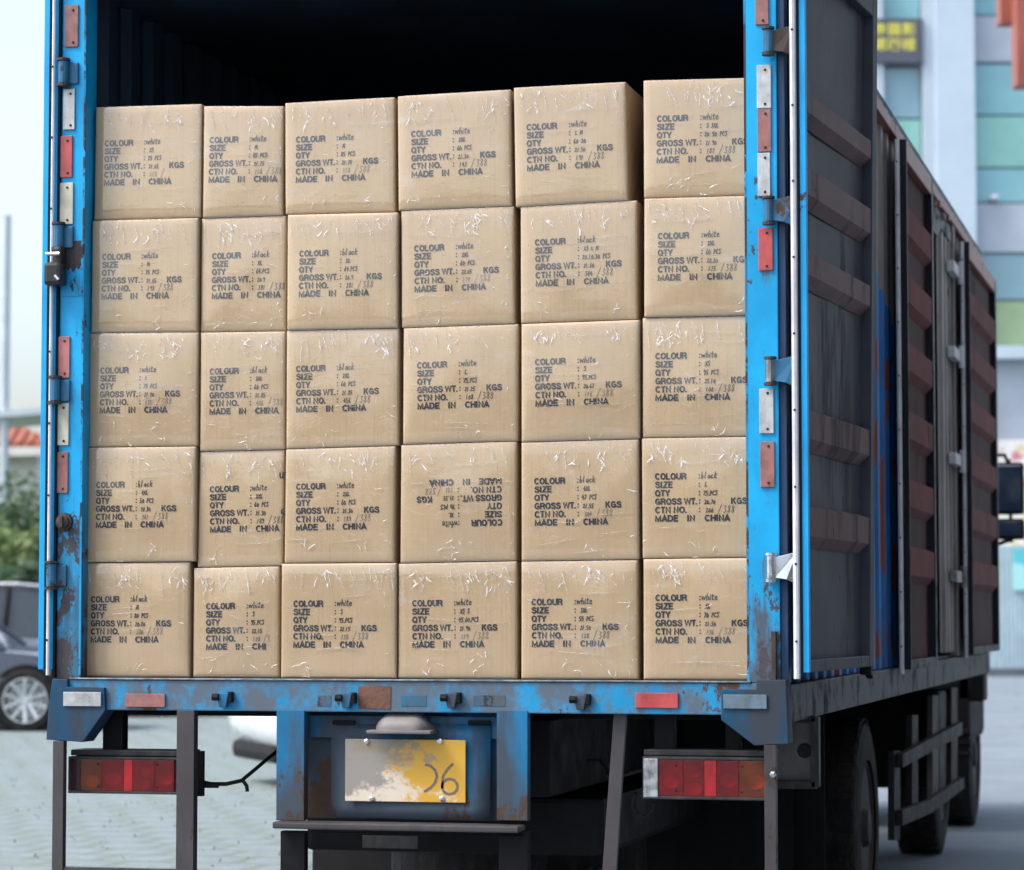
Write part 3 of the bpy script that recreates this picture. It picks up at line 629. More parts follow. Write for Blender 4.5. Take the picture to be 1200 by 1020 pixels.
for Y in (3.5,):
    for X, o_ in ((2.14,1),(1.86,-1),(.16,-1),(.44,1)): wheel(X, Y, o_)
    tp(MB().tube([(.3,Y,GZ+.48),(2.0,Y,GZ+.48)], .075, 12).lathe([(-.2,.08),(-.1,.2),(.1,.2),(.2,.08)], 16, 'X', (1.15,Y,GZ+.48)), 'rear_axle', m_dark)
for Y in (7.95, 10.35):
    for X, o_ in ((2.06,1),(.24,-1)): wheel(X, Y, o_)
    tp(MB().tube([(.3,Y,GZ+.45),(2.0,Y,GZ+.45)], .06, 10), 'front_axle', m_dark)
for X0, X1 in ((1.72,2.17),(.13,.58)):
    tp(MB().box(X0, X1, 2.80, 2.815, GZ+.16, -.15, .003), 'mud_flap', m_flap)
    mb = MB(); n = 12
    for i in range(n):
        a, c = [math.pi*(.08+.84*(i+e)/n) for e in (0,1)]
        mb.add([(X0,3.5+math.cos(t)*.60,GZ+.50+math.sin(t)*.58) for t in (a,c)]+[(X1,3.5+math.cos(t)*.60,GZ+.50+math.sin(t)*.58) for t in (c,a)], [(0,1,2,3)])
    tp(mb, 'mudguard', m_flap, smooth=40)
tp(MB().box(-.05, 2.05, 2.70, 2.715, GZ+.10, -.15, .003), 'shade_sheet', m_flap)  # dark sheet added to stand for the black shade under the truck
tp(MB().tube([(1.55,1.2,-.75),(1.42,.9,-.95),(1.36,.7,-1.1)], .05, 12), 'exhaust_pipe', m_leg)
# side guard between the axles
def side(pts, X, d, name, mt): return tp(MB().prism([atX(x,y,X) for x,y in pts], (-d,0,0), .002), name, mt)
side([(1058,884),(1128,846),(1128,861),(1058,900)], 2.36, .03, 'guard_rail', m_guard)
side([(1058,950),(1090,938),(1130,911),(1130,924),(1092,953),(1058,968)], 2.36, .03, 'guard_rail', m_guard)
for (x, y0, y1) in ((1051,880,985),(1072,838,942),(1096,815,940),(1104,812,935),(1118,806,925)):
    side([(x-3,y0),(x+4,y0),(x+4,y1),(x-3,y1)], 2.325, .03, 'guard_post', m_mud if x == 1096 else m_guard)
tp(MB().box(1.85, 2.3, 6.35, 7.2, -.72, -.2, .03), 'fuel_tank', m_dark); tp(MB().box(.0, .45, 5.2, 7.0, -.75, -.2, .03), 'battery_box', m_dark)
# cab in front of the cargo body
cabm = painted('cab_blue_paint', (.01,.09,.25), .1, .2)
cb = tp(MB().prism([(.12,9.75,-.55),(.12,11.75,-.55),(.12,11.85,.25),(.12,11.5,1.45),(.12,9.85,1.5),(.12,9.75,.3)], (1.95,0,0), .05), 'cab', cabm)
tp(MB().prism([(.25,11.80,.42),(1.95,11.80,.42),(1.9,11.56,1.32),(.3,11.56,1.32)], (0,.03,.012)), 'windscreen', m_black, cb)
for X in (.10, 2.055): tp(MB().prism([(X,10.3,.45),(X,11.6,.45),(X,11.4,1.25),(X,10.3,1.3)], (.03,0,0), .003), 'cab_window', m_black, cb)
tp(MB().box(.15, 2.03, 11.7, 11.95, -.85, -.5, .04), 'front_bumper', m_dark)
for X0, X1 in ((1.75,2.20),(.05,.5)):
    tp(MB().box(X0, X1, 9.75, 11.0, -.62, -.15, .05), 'cab_fender', m_flap); tp(MB().box(X0+.02, X1, 9.70, 9.73, -.98, -.2, .003), 'mud_flap', m_flap)
for z_ in (-.55,-.62,-.69): tp(MB().tube([(2.0,9.6,z_),(2.22,9.6,z_)], .025, 8), 'air_hose', m_black)
tp(MB().box(2.12, 2.30, 9.7, 10.0, -.35, -.05, .02), 'air_filter', m_dark)
# wing mirrors
for sx in (1, -1):
    cx = 1.095; MX = lambda x: cx+sx*(x-cx)
    arm = tp(MB().tube([(MX(2.05),11.0,1.30),(MX(2.28),10.9,1.335),(MX(2.37),10.86,1.33),(MX(2.40),10.85,1.25)], .014, 8).tube([(MX(2.40),10.85,1.3),(MX(2.41),10.85,.72)], .012, 8).tube([(MX(2.05),11.0,.68),(MX(2.28),10.9,.70),(MX(2.41),10.85,.74)], .014, 8), 'mirror_arm', m_black)
    for (z0, z1) in ((.915,1.275),(.74,.885)):
        mi = tp(MB().box(MX(2.30), MX(2.50), 10.80, 10.90, z0, z1, .022), 'wing_mirror', m_black)
        tp(MB().box(MX(2.318), MX(2.482), 10.795, 10.801, z0+.022, z1-.022, .004), 'mirror_glass', plain('mirror_glass', (.5,.52,.55), .08, 1.0, var=.05), mi)

# ================================================================== CARTONS
# photo corners of every carton front: rows from the top, columns from the left: TL, TR and the ink origin
FRONT = {
 (1,1):((112,126),(236,122),(123,165)), (1,2):((239,124.5),(332,124.5),(246,161)), (1,3):((334,121),(462,114),(347,160.5)),
 (1,4):((466,113),(598,105),(482,154)), (1,5):((602,103),(733,96),(617,146)), (1,6):((754,94.5),(890,91),(770,136)),
 (2,1):((108,259),(232,255.5),(120,298)), (2,2):((236,256.5),(335,253),(249,297)), (2,3):((337,252),(466,249),(351,294)),
 (2,4):((470,247.5),(602,242),(485.5,288)), (2,5):((610,243),(746,235),(627,281)), (2,6):((755,233),(892,229),(771,273.5)),
 (3,1):((105,391),(232,389.5),(118,431)), (3,2):((235,390),(334,388.5),(246,432)), (3,3):((336,388),(467,385),(347,429)),
 (3,4):((473,385),(607,380),(489,425)), (3,5):((611,380),(749,375),(627,421)), (3,6):((753,373),(893,370),(768,414)),
 (4,1):((103,525),(229,523.5),(113,565)), (4,2):((234,530),(333,527.5),(246,570)), (4,3):((335,527),(463,523),(347,567)),
 (4,4):((470,522),(605,517.5),(589,616)), (4,5):((611,519),(748,515),(626,560.5)), (4,6):((752,514),(894,512),(767.5,555)),
 (5,1):((100,660),(222,659),(107,699)), (5,2):((227,666),(327,664),(242,707)), (5,3):((330,661),(464,660),(344,704)),
 (5,4):((467,661),(605,658),(483,703.5)), (5,5):((611,658.5),(747,656.5),(623,702)), (5,6):((754,655.5),(896,654),(768,697))}
PEN = {
 (1,1):('white','XS','75 PCS','21.05','115',''), (1,2):('white','M','85 PCS','21.75','118','388'), (1,3):('white','M','85 PCS','21.75','118','388'),
 (1,4):('white','2XL','60 PCS','21.30','143','388'), (1,5):('white','L M','60 20','21.50','191','388'), (1,6):('white','S 3XL','20 50 PCS','21.90','187','388'),
 (2,1):('white','M','75 PCS','21.05','198','388'), (2,2):('black','XL','64.PCS','20.9','281','388'), (2,3):('black','XL','64.PCS','20.9','281','388'),
 (2,4):('white','2XL','60 PCS','22.05','174','388'), (2,5):('black','XS L M','20.10.30 PCS','21.60','384','388'), (2,6):('white','2XL','60 PCS','22.20','175','388'),
 (3,1):('white','1','75 PCS','21.20','185','388'), (3,2):('black','2XL','60 PCS','21.85','456','388'), (3,3):('black','2XL','60 PCS','21.85','456','388'),
 (3,4):('white','L','75.PCS','21.25','108','388'), (3,5):('white','S','95.PCS','20.67','116','388'), (3,6):('white','XS','95 PCS','25.10','102','388'),
 (4,1):('black','4XL','50 PCS','22.80','361','388'), (4,2):('white','2XL','60 PCS','21.30','189','388'), (4,3):('white','2XL','60 PCS','21.30','189','388'),
 (4,4):('white','XL','70 PCS','21.35','151','388'), (4,5):('black','4XL','47 PCS','21.55','304','388'), (4,6):('black','L','75.PCS','20.70','200','388'),
 (5,1):('black','M','80 PCS','20.80','380','388'), (5,2):('white','S','95.PCS','22.15','128','3'), (5,3):('white','S','95.PCS','22.15','128','388'),
 (5,4):('white','XS S','45.60.PCS','21.90','119','388'), (5,5):('white','3XL','55 PCS','21.50','128','388'), (5,6):('white','XL','70 PCS','21.50','136','388')}
# printed words: text, left, width, line (metres from the ink origin)
WORDS = [('COLOUR',0,.107,0),('SIZE',0,.060,1),('QTY',0,.052,2),('GROSS WT.',0,.142,3),('CTN NO.',0,.107,4),('MADE',0,.078,5),('IN',.108,.026,5),('CHINA',.166,.086,5),('KGS',.242,.055,3)]
LINE, CAPH = .0277, .0212
dg = None
WCACHE = {}
def arc(cx, cy, rx, ry, a0, a1, n=14): return [(cx+rx*math.cos(R(a0+(a1-a0)*i/n)), cy+ry*math.sin(R(a0+(a1-a0)*i/n))) for i in range(n+1)]
BOLD = {  # stencil letters of a heavy grotesque: advance, strokes (centre lines, cap height 1)
 'C':(.76,[arc(.39,.5,.28,.41,38,322)]), 'O':(.80,[arc(.39,.5,.29,.41,90,450,18)]), 'L':(.62,[[(.1,1),(.1,.09),(.58,.09)]]), 'U':(.74,[[(.1,1),(.1,.34)]+arc(.36,.34,.26,.25,200,340,8)+[(.62,.34),(.62,1)]]),
 'R':(.76,[[(.1,0),(.1,.91),(.42,.91),(.56,.85),(.61,.71),(.56,.56),(.42,.49),(.2,.49)],[(.42,.44),(.56,.36),(.60,.2),(.63,0)]]), 'S':(.72,[[(.60,.70),(.53,.85),(.35,.915),(.18,.86),(.11,.72),(.2,.59),(.36,.52),(.54,.44),(.61,.29),(.52,.13),(.34,.085),(.16,.14),(.09,.31)]]),
 'I':(.30,[[(.1,0),(.1,1)]]), 'Z':(.66,[[(.04,.91),(.54,.91),(.08,.09),(.6,.09)]]), 'E':(.68,[[(.58,.91),(.1,.91),(.1,.09),(.59,.09)],[(.2,.5),(.54,.5)]]), 'Q':(.80,[arc(.39,.5,.29,.41,90,450,18),[(.45,.30),(.70,.02)]]),
 'T':(.64,[[(0,.91),(.6,.91)],[(.3,.82),(.3,0)]]), 'Y':(.68,[[(.02,1),(.32,.45),(.32,0)],[(.62,1),(.35,.52)]]), 'G':(.80,[arc(.39,.5,.28,.41,38,318),[(.40,.45),(.66,.45),(.66,.04)]]), 'W':(.96,[[(.03,1),(.23,.06),(.46,.94),(.69,.06),(.89,1)]]),
 'N':(.74,[[(.1,0),(.1,.93),(.58,.07),(.58,1)]]), 'M':(.88,[[(.1,0),(.1,.93),(.41,.14),(.72,.93),(.72,0)]]), 'A':(.72,[[(.03,0),(.34,.93),(.65,0)],[(.18,.29),(.50,.29)]]), 'D':(.76,[[(.1,.0),(.1,.91),(.34,.91),(.52,.84),(.6,.68),(.62,.5),(.6,.32),(.52,.16),(.34,.09),(.2,.09)]]),
 'H':(.74,[[(.1,0),(.1,1)],[(.6,0),(.6,1)],[(.2,.5),(.5,.5)]]), 'K':(.74,[[(.1,0),(.1,1)],[(.60,1),(.2,.46)],[(.30,.60),(.64,0)]]), '.':(.26,[[(.1,0),(.1,.2)]]), ' ':(.30,[])}
def word(t):
    if t in WCACHE: return WCACHE[t]
    V = []; Fc = []; x = 0
    for ch in t:
        adv, st = BOLD[ch]
        for p in st:
            v, f = ribbon([(x+a, c) for a, c in p], .205 if ch in 'WMN' else .235); n = len(V); V += v; Fc += [tuple(i+n for i in q) for q in f]
        x += adv+.02
    x0, x1 = min(v[0] for v in V), max(v[0] for v in V)
    WCACHE[t] = ([((a-x0)/(x1-x0), c) for a, c in V], Fc); return WCACHE[t]
def font_word(t):
    c = bpy.data.curves.new('t','FONT'); c.body = t; c.resolution_u = 2; c.offset = .012
    o = bpy.data.objects.new('t', c); col.objects.link(o); bpy.context.view_layer.update()
    me = o.evaluated_get(bpy.context.evaluated_depsgraph_get()).to_mesh()
    V = [(v.co.x, v.co.y) for v in me.vertices]; Fc = [tuple(p.vertices) for p in me.polygons]
    bpy.data.objects.remove(o); bpy.data.curves.remove(c)
    x0, x1 = min(v[0] for v in V), max(v[0] for v in V)
    return [((x-x0)/(x1-x0), y) for x, y in V], Fc
HAND = {  # pen strokes in a unit box
 'w':[[(0,.6),(.12,.05),(.3,.5),(.45,.05),(.62,.62)]], 'h':[[(.1,1),(.05,0)],[(.06,.4),(.25,.55),(.38,.4),(.36,0)]], 'i':[[(.1,.55),(.08,.05),(.2,.02)],[(.12,.75),(.14,.82)]],
 't':[[(.2,.9),(.15,.1),(.3,0),(.4,.1)],[(0,.62),(.4,.66)]], 'e':[[(.05,.3),(.35,.38),(.3,.58),(.1,.5),(.05,.15),(.2,0),(.42,.12)]],
 'b':[[(.1,1),(.05,0),(.3,.02),(.38,.3),(.2,.45),(.06,.3)]], 'l':[[(.15,1),(.08,.1),(.2,0)]], 'a':[[(.38,.45),(.15,.5),(.03,.2),(.15,0),(.36,.2),(.38,.45),(.42,0)]], 'c':[[(.36,.45),(.15,.5),(.04,.25),(.15,.02),(.4,.1)]],
 'k':[[(.1,1),(.06,0)],[(.4,.6),(.08,.3),(.42,0)]], 'S':[[(.42,.85),(.2,.98),(.06,.75),(.4,.35),(.25,.02),(.02,.12)]], 'M':[[(.02,0),(.1,.85),(.25,.3),(.42,.9),(.5,0)]], 'L':[[(.1,.9),(.05,.05),(.42,.1)]], 'X':[[(.03,.85),(.42,0)],[(.42,.85),(.0,.02)]],
 'P':[[(.08,0),(.1,.9),(.38,.8),(.35,.5),(.1,.42)]], 'C':[[(.42,.8),(.2,.92),(.04,.5),(.15,.05),(.42,.12)]],
 '0':[[(.22,.75),(.05,.45),(.1,.05),(.32,.05),(.4,.4),(.22,.75)]], '1':[[(.18,.9),(.12,0)]], '2':[[(.05,.7),(.25,.85),(.35,.6),(.05,.05),(.42,.08)]], '3':[[(.05,.85),(.35,.85),(.15,.5),(.38,.3),(.22,0),(.02,.08)]],
 '4':[[(.25,.9),(.03,.35),(.42,.38)],[(.32,.65),(.28,0)]], '5':[[(.4,.88),(.1,.85),(.07,.5),(.35,.45),(.3,.05),(.03,.05)]], '6':[[(.3,.95),(.06,.4),(.12,.02),(.36,.12),(.3,.4),(.08,.3)]], '7':[[(.03,.85),(.4,.85),(.15,0)]],
 '8':[[(.25,.5),(.08,.75),(.22,.95),(.38,.75),(.06,.2),(.2,0),(.4,.2),(.22,.5)]], '9':[[(.36,.75),(.12,.9),(.06,.6),(.35,.6),(.38,.85),(.28,0)]], '.':[[(.08,.04),(.14,.0)]], '/':[[(.42,1.1),(.02,-.15)]]}

def make_carton(r, c):
    rng = random.Random(r*100+c*7+3)
    Y0 = .062+rng.uniform(-.004,.010) + (.010 if c == 2 else 0) + (.004 if r == 1 else 0)
    tl, tr_, ink = FRONT[(r,c)]
    TL, TR_ = at(*tl, Y0), at(*tr_, Y0)
    if r < 5:
        bl_, br_, _ = FRONT[(r+1,c)]; P, Q = at(*bl_, Y0), at(*br_, Y0)
        sl_ = (Q.z-P.z)/(Q.x-P.x); zb = lambda x: P.z+sl_*(x-P.x)+.0025
        dx = (P.x-TL.x)*.55; BL = Vector((TL.x+dx*.5, Y0, zb(TL.x))); BR = Vector((TR_.x+dx*.5, Y0, zb(TR_.x)))
    else:
        BL = Vector((TL.x-.001, Y0, .003)); BR = Vector((TR_.x+.001, Y0, .003))
    W = (TR_-TL).length; H = ((TL-BL).length+(TR_-BR).length)/2; D = .40
    ph = [rng.uniform(0,6.28) for _ in range(6)]; amp = rng.uniform(.003,.008)
    def base(u, v): return (TL*(1-u)+TR_*u)*v+(BL*(1-u)+BR*u)*(1-v)
    def bulge(u, v):
        e = max(0, math.sin(math.pi*min(max(u,0),1)))*max(0, math.sin(math.pi*min(max(v,0),1)))
        return -amp*e**.6 - .0016*math.sin(5*u+ph[0])*math.sin(4*v+ph[1])*e - .0012*math.sin(11*u+ph[2])*math.sin(9*v+ph[3])*e**.5
    def P3(u, v, off=0):
        p = base(u, v); return Vector((p.x, Y0+bulge(u, v)-off, p.z))
    root = empty('carton', ((TL.x+TR_.x)/2, Y0+D/2, min(BL.z,BR.z))); O = root.location.copy()
    def fin(mb, name, mat, **k):
        o = mb.build(name, mat, None, **k); o.parent = root; o.location = -O; return o
    # body: gridded front with softened edges, sides, back
    us = [0,.006,.02,.06,.14,.26,.38,.5,.62,.74,.86,.94,.98,.994,1]; n = len(us); mb = MB(); V = []; Fc = []
    for j, v in enumerate(us):
        for i, u in enumerate(us):
            p = P3(u, v); eu = min(u,1-u); ev = min(v,1-v); rd_ = 0
            if eu == 0 or ev == 0: rd_ = .0055
            elif eu < .01 or ev < .01: rd_ = .0016
            V.append((p.x, p.y+rd_+(.003 if (eu==0 and ev==0) else 0), p.z))
    for j in range(n-1):
        for i in range(n-1): q = j*n+i; Fc.append((q,q+1,q+n+1,q+n))
    ring = [i for i in range(n)]+[j*n+n-1 for j in range(1,n)]+[(n-1)*n+i for i in range(n-2,-1,-1)]+[j*n for j in range(n-2,0,-1)]
    L = len(ring); prev = ring
    for dpt, ins in ((.012,.0),(.08,.001),(D-.01,.001),(D,.004)):
        cx, cz = (BL.x+TR_.x)/2, (BL.z+TR_.z)/2; cur = []
        for k in ring:
            p = V[k]; cur.append(len(V)); sx = math.copysign(1, p[0]-cx); sz = math.copysign(1, p[2]-cz)
            V.append((p[0]-ins*sx, Y0+dpt, p[2]-ins*sz))
        for k in range(L): Fc.append((prev[k], prev[(k+1)%L], cur[(k+1)%L], cur[k]))
        prev = cur
    Fc.append(tuple(prev)); mb.add(V, Fc)
    fin(mb, 'body', m_card, smooth=50)
    # frame for the ink
    ip = at(*ink, Y0); ex = ((TR_-TL)+(BR-BL)).normalized(); ez = Vector((-ex.z,0,ex.x)); flip = (r,c) == (4,4)
    if flip: ex, ez = -ex, -ez
    UX, UZ = (TR_-TL).normalized(), (TL-BL).normalized()
    lim = ((TR_+BR)/2).x-.002
    def ink_pt(a, b_, off):
        p = ip+ex*a+ez*b_; u = (p-BL).dot(UX)/W; v = (p-(BL+(BR-BL)*u)).dot(UZ)/H
        return Vector((p.x, Y0+bulge(u, v)-off, p.z))
    mb = MB()
    def put(t, x, wd, ln, dz=0):
        V2, F2 = word(t)
        mb.add([ink_pt(x+a*wd, -CAPH-ln*LINE+b_*CAPH+dz, .0012) for a, b_ in V2], F2)
    for (t, x, wd, ln) in WORDS:
        if c == 2:
            if t == 'KGS':
                if r != 4: continue
                t, x, wd = 'GS', .256, .037
            if t == 'CHINA' and r == 5: t, wd = 'CHI', .050
        if c == 6 and t == 'KGS': x += .012
        put(t, x, wd, ln)
    for ln in range(5):                                       # colons
        for dz in (.004,.014):
            x = .1475+(.0 if ln != 3 else .0); mb.add([ink_pt(x, -CAPH-ln*LINE+dz-.002, .0012), ink_pt(x+.0042, -CAPH-ln*LINE+dz-.002, .0012), ink_pt(x+.0042, -CAPH-ln*LINE+dz+.0024, .0012), ink_pt(x, -CAPH-ln*LINE+dz+.0024, .0012)], [(0,1,2,3)])
    if (r,c) == (4,2): put('UR', .252, .030, -1.52)
    fin(mb, 'printed_lettering', m_ink)
    # handwriting
    mb = MB()
    def write(t, x, ln, h, wd, dz=0):
        for ch in t:
            if ch == ' ': x += .5*h; continue
            for st in HAND[ch]:
                pts = [(x+p[0]*h*.95+p[1]*h*.10+rng.uniform(-.0004,.0004), -CAPH-ln*LINE+dz+p[1]*h+rng.uniform(-.0005,.0005)) for p in st]
                for k in range(len(pts)-1):
                    (ax, az), (bx, bz) = pts[k], pts[k+1]; dx, dz_ = bx-ax, bz-az; q = math.hypot(dx,dz_)+1e-9; nx, nz_ = -dz_/q*wd/2, dx/q*wd/2; ex_, ez_ = dx/q*wd*.35, dz_/q*wd*.35
                    mb.add([ink_pt(ax-ex_+nx,az-ez_+nz_,.0013), ink_pt(ax-ex_-nx,az-ez_-nz_,.0013), ink_pt(bx+ex_-nx,bz+ez_-nz_,.0013), ink_pt(bx+ex_+nx,bz+ez_+nz_,.0013)], [(0,1,2,3)])
            x += h*(.72 if ch in 'wM' else .3 if ch in 'i.' else .52)
        return x
    pc, ps, pq, pw, pn, pt = PEN[(r,c)]
    write(pc, .155, 0, .021, .0028, .003); write(ps, .168, 1, .016, .0028, .003); write(pq, .162, 2, .0165, .0028, .002); write(pw, .166, 3, .0155, .0025, .001)
    fin(mb, 'handwriting', m_pen)
    mb = MB(); x = write(pn, .170, 4, .017, .0022, .001)
    if not (c == 2 and r == 5): x = write('/', x+.014, 4, .026, .0016, -.001); write(pt, x+.004, 4, .025, .0017, .0)
    else: write('/3', x+.010, 4, .024, .0016, -.001)
    fin(mb, 'handwriting', m_penf if rng.random() < .5 else m_pen)
    # stretch film with folds
    mb = MB(); fu = [-.0,.03,.1,.2,.3,.4,.5,.6,.7,.8,.9,.97,1.0]; n = len(fu); V = []; Fc = []
    for j, v in enumerate(fu):
        for i, u in enumerate(fu):
            e = 1 if (i in (0,n-1) or j in (0,n-1)) else 0
            p = P3(u, v, .0028+rng.uniform(0,.0008)); V.append((p.x, p.y+(.004 if e else 0), p.z))
    for j in range(n-1):
        for i in range(n-1): q = j*n+i; Fc.append((q,q+n,q+n+1,q+1)[::-1])
    mb.add(V, Fc)
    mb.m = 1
    def fold(u, v, ang, ln, wd, curve=0.0, off=.0036):
        k = 6; pts = []
        for i in range(k+1):
            t = i/k; a = ang+curve*(t-.5); 
            if i == 0: x, z = u*W, v*H
            else: x += math.cos(a)*ln/k; z += math.sin(a)*ln/k
            pts.append((x, z, a, 0.95*wd*math.sin(math.pi*(t*.9+.07))**.8))
        V = []
        for (x, z, a, q) in pts:
            for s_, h_ in ((-1,0),(0,.0014),(1,0)):
                xx, zz2 = x-math.sin(a)*q*s_/2, z+math.cos(a)*q*s_/2
                xx = min(max(xx,.001), W-.001); zz2 = min(max(zz2,.001), H-.001); V.append(P3(xx/W, zz2/H, off+h_))
        mb.add(V, [(3*i+s_, 3*i+s_+1, 3*i+s_+4, 3*i+s_+3) for i in range(k) for s_ in (0,1)])
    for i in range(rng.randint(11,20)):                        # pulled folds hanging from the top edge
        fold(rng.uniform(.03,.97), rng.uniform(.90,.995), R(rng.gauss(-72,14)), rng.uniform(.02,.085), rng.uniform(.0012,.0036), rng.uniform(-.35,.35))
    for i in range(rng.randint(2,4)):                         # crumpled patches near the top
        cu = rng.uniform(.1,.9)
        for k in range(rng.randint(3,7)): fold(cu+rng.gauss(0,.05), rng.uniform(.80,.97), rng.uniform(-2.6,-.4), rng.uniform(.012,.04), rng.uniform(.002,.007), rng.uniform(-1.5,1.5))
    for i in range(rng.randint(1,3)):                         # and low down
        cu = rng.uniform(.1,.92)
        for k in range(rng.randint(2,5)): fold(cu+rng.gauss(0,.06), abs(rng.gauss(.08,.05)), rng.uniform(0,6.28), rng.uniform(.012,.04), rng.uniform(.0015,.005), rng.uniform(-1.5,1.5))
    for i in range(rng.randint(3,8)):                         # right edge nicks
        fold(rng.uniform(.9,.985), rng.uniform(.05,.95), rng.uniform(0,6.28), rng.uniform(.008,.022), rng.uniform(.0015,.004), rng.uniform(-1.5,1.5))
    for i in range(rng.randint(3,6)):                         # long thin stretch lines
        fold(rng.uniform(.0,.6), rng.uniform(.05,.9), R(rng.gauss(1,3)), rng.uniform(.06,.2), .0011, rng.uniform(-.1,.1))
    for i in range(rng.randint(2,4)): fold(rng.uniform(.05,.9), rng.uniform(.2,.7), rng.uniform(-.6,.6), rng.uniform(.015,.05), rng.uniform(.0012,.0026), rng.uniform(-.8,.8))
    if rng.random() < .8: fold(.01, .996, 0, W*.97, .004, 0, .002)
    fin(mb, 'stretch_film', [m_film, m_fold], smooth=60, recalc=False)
    return root
ROWN = {1:'top row', 2:'second row from the top', 3:'middle row', 4:'fourth row from the top', 5:'bottom row'}
COLN = {1:'leftmost carton of the {}, beside the left blue post', 2:'narrow carton second from the left in the {}', 3:'third carton from the left in the {}', 4:'fourth carton from the left in the {}', 5:'fifth carton from the left in the {}', 6:'rightmost carton of the {}, partly behind the right post'}
for r in range(1,6):
    for c in range(1,7):
        o = make_carton(r, c)
        lab = COLN[c].format(ROWN[r]) + ', marked '+PEN[(r,c)][0]
        if (r,c) == (4,4): lab = 'carton standing upside down with inverted print, fourth in the fourth row'
        if (r,c) == (1,5): lab = 'top row carton showing its dark right side beside a wide gap'
        tag(o, lab, 'carton', 'cling-wrapped cartons stacked in the truck')

# ================================================================== SURROUNDINGS
def car(name, label, mat, px_x, px_y, heading, sc=1.0, suv=True, gnd=None):
    p = atZ(px_x, px_y, GZ+.005); root = empty(name, p, heading); root.scale = (sc,)*3
    tag(root, label, 'car', 'cars parked behind the truck')
    # sections along x (front = +x): x, z bottom, z shoulder, half width low, half width shoulder
    S = [(-2.28,.50,.78,.70,.66),(-2.2,.34,.95,.82,.80),(-1.9,.27,1.02,.90,.88),(-1.2,.24,1.03,.92,.90),(-.3,.24,1.01,.92,.90),(.6,.24,.99,.92,.90),(1.0,.25,.98,.92,.89),(1.5,.27,.93,.91,.86),(1.95,.32,.86,.88,.80),(2.2,.36,.76,.80,.70),(2.32,.45,.66,.66,.58)]
    V = []; Fc = []; k = 9
    for (x, zb, zs, wl, ws) in S:
        zm = zb+(zs-zb)*.45
        for (y, z) in ((-wl*.86,zb),(-wl,zb+.10),(-wl*1.01,zm),(-ws,zs-.03),(0,zs+.04),(ws,zs-.03),(wl*1.01,zm),(wl,zb+.10),(wl*.86,zb)): V.append((x,y,z))
    for i in range(len(S)-1):
        for j in range(k): Fc.append((i*k+j, i*k+(j+1)%k, (i+1)*k+(j+1)%k, (i+1)*k+j))
    Fc.append(tuple(range(k))); Fc.append(tuple((len(S)-1)*k+j for j in range(k)))
    body = MB().add(V, Fc).build('body', mat, root, smooth=50)
    top = 1.62 if suv else 1.46; xr = -2.05 if suv else -1.7
    C = [(xr,1.0,.80),(xr+.28,top-.10,.66),(xr+.7,top,.64),(-.2,top+.01,.65),(.35,top-.05,.64),(1.12,.98,.78)]
    V = []; 
    for (x, z, y) in C: V += [(x,-y,z),(x,y,z)]
    V += [(C[0][0],-.82,.95),(C[0][0],.82,.95),(C[-1][0],-.80,.93),(C[-1][0],.80,.93)]
    n = len(C); L_ = [2*i for i in range(n)]; R_ = [2*i+1 for i in range(n)]
    Fc = [(2*i,2*i+1,2*i+3,2*i+2) for i in range(n-1)]+[tuple(L_),tuple(R_[::-1])]
    MB().add(V, Fc).build('glasshouse', m_carglass, root)
    MB().add([(x,s*(y+.012),z+.016) for x,z,y in C[1:5] for s in (-1,1)], [(2*i,2*i+1,2*i+3,2*i+2) for i in range(3)]).build('roof_panel', mat, root)
    for s in (-1,1):
        for q in ((C[0],C[1]),(C[4],C[5])):
            MB().tube([(q[0][0],s*(q[0][2]+.005),q[0][1]),(q[1][0],s*(q[1][2]+.005),q[1][1])], .045, 8).build('pillar', mat, root)
        for xm in (-.35,-1.25): MB().tube([(xm,s*.82,1.0),(xm+.05,s*.655,top-.02)], .035, 6).build('pillar', m_black, root)
        MB().tube([(x,s*(y+.015),z+.02) for x,z,y in C[1:5]], .03, 6).build('roof_rail', m_chrome, root)
        MB().box(2.02,2.26,s*.48,s*.76,.60,.73,.03).build('headlight', m_chrome, root); MB().box(-2.27,-2.10,s*.5,s*.8,.80,.95,.03).build('tail_light', m_tail, root)
        MB().box(.55,.75,s*.92,s*1.08,1.0,1.14,.04).build('door_mirror', mat, root)
        for x in (.2,-.75): MB().box(x-.1,x+.1,s*.91,s*.945,.83,.86,.01).build('door_handle', m_chrome, root)
        MB().box(-1.1,1.1,s*.86,s*.925,.22,.34,.02).build('sill_trim', m_black, root)
        for x in (1.42,-1.42):
            MB().lathe([(0,.42),(s*.012,.425),(s*.012,.36)], 32, 'Y', (x,s*.905,.36)).build('wheel_arch', m_black, root)
            wh = MB().lathe([(-.11,.22),(-.11,.34),(-.08,.362),(.08,.362),(.11,.34),(.115,.262)], 36, 'Y', (x,s*.85,.362), False).build('wheel', m_tyre, root, smooth=40)
            MB().lathe([(s*.05,.255),(s*.052,.01)], 28, 'Y', (x,s*.85,.362)).build('brake_disc', m_black, wh)
            sp_ = MB()
            for q in range(5):
                for dq in (-.17,.17):
                    a = 2*math.pi*q/5+.3; Mx = Matrix.Translation((x,s*.85,.362)) @ Matrix.Rotation(a, 4, 'Y')
                    sp_.prism([Mx @ Vector(v_) for v_ in ((dq*.12-.016,s*.085,.02),(dq*.12+.016,s*.085,.02),(dq*.45+.02,s*.105,.25),(dq*.45-.02,s*.105,.25))], (0,s*.02,0))
            sp_.lathe([(s*.085,.262),(s*.122,.268),(s*.122,.248),(s*.085,.245)], 36, 'Y', (x,s*.85,.362)); sp_.lathe([(s*.09,.055),(s*.125,.045)], 16, 'Y', (x,s*.85,.362))
            sp_.build('rim', m_chrome, wh)
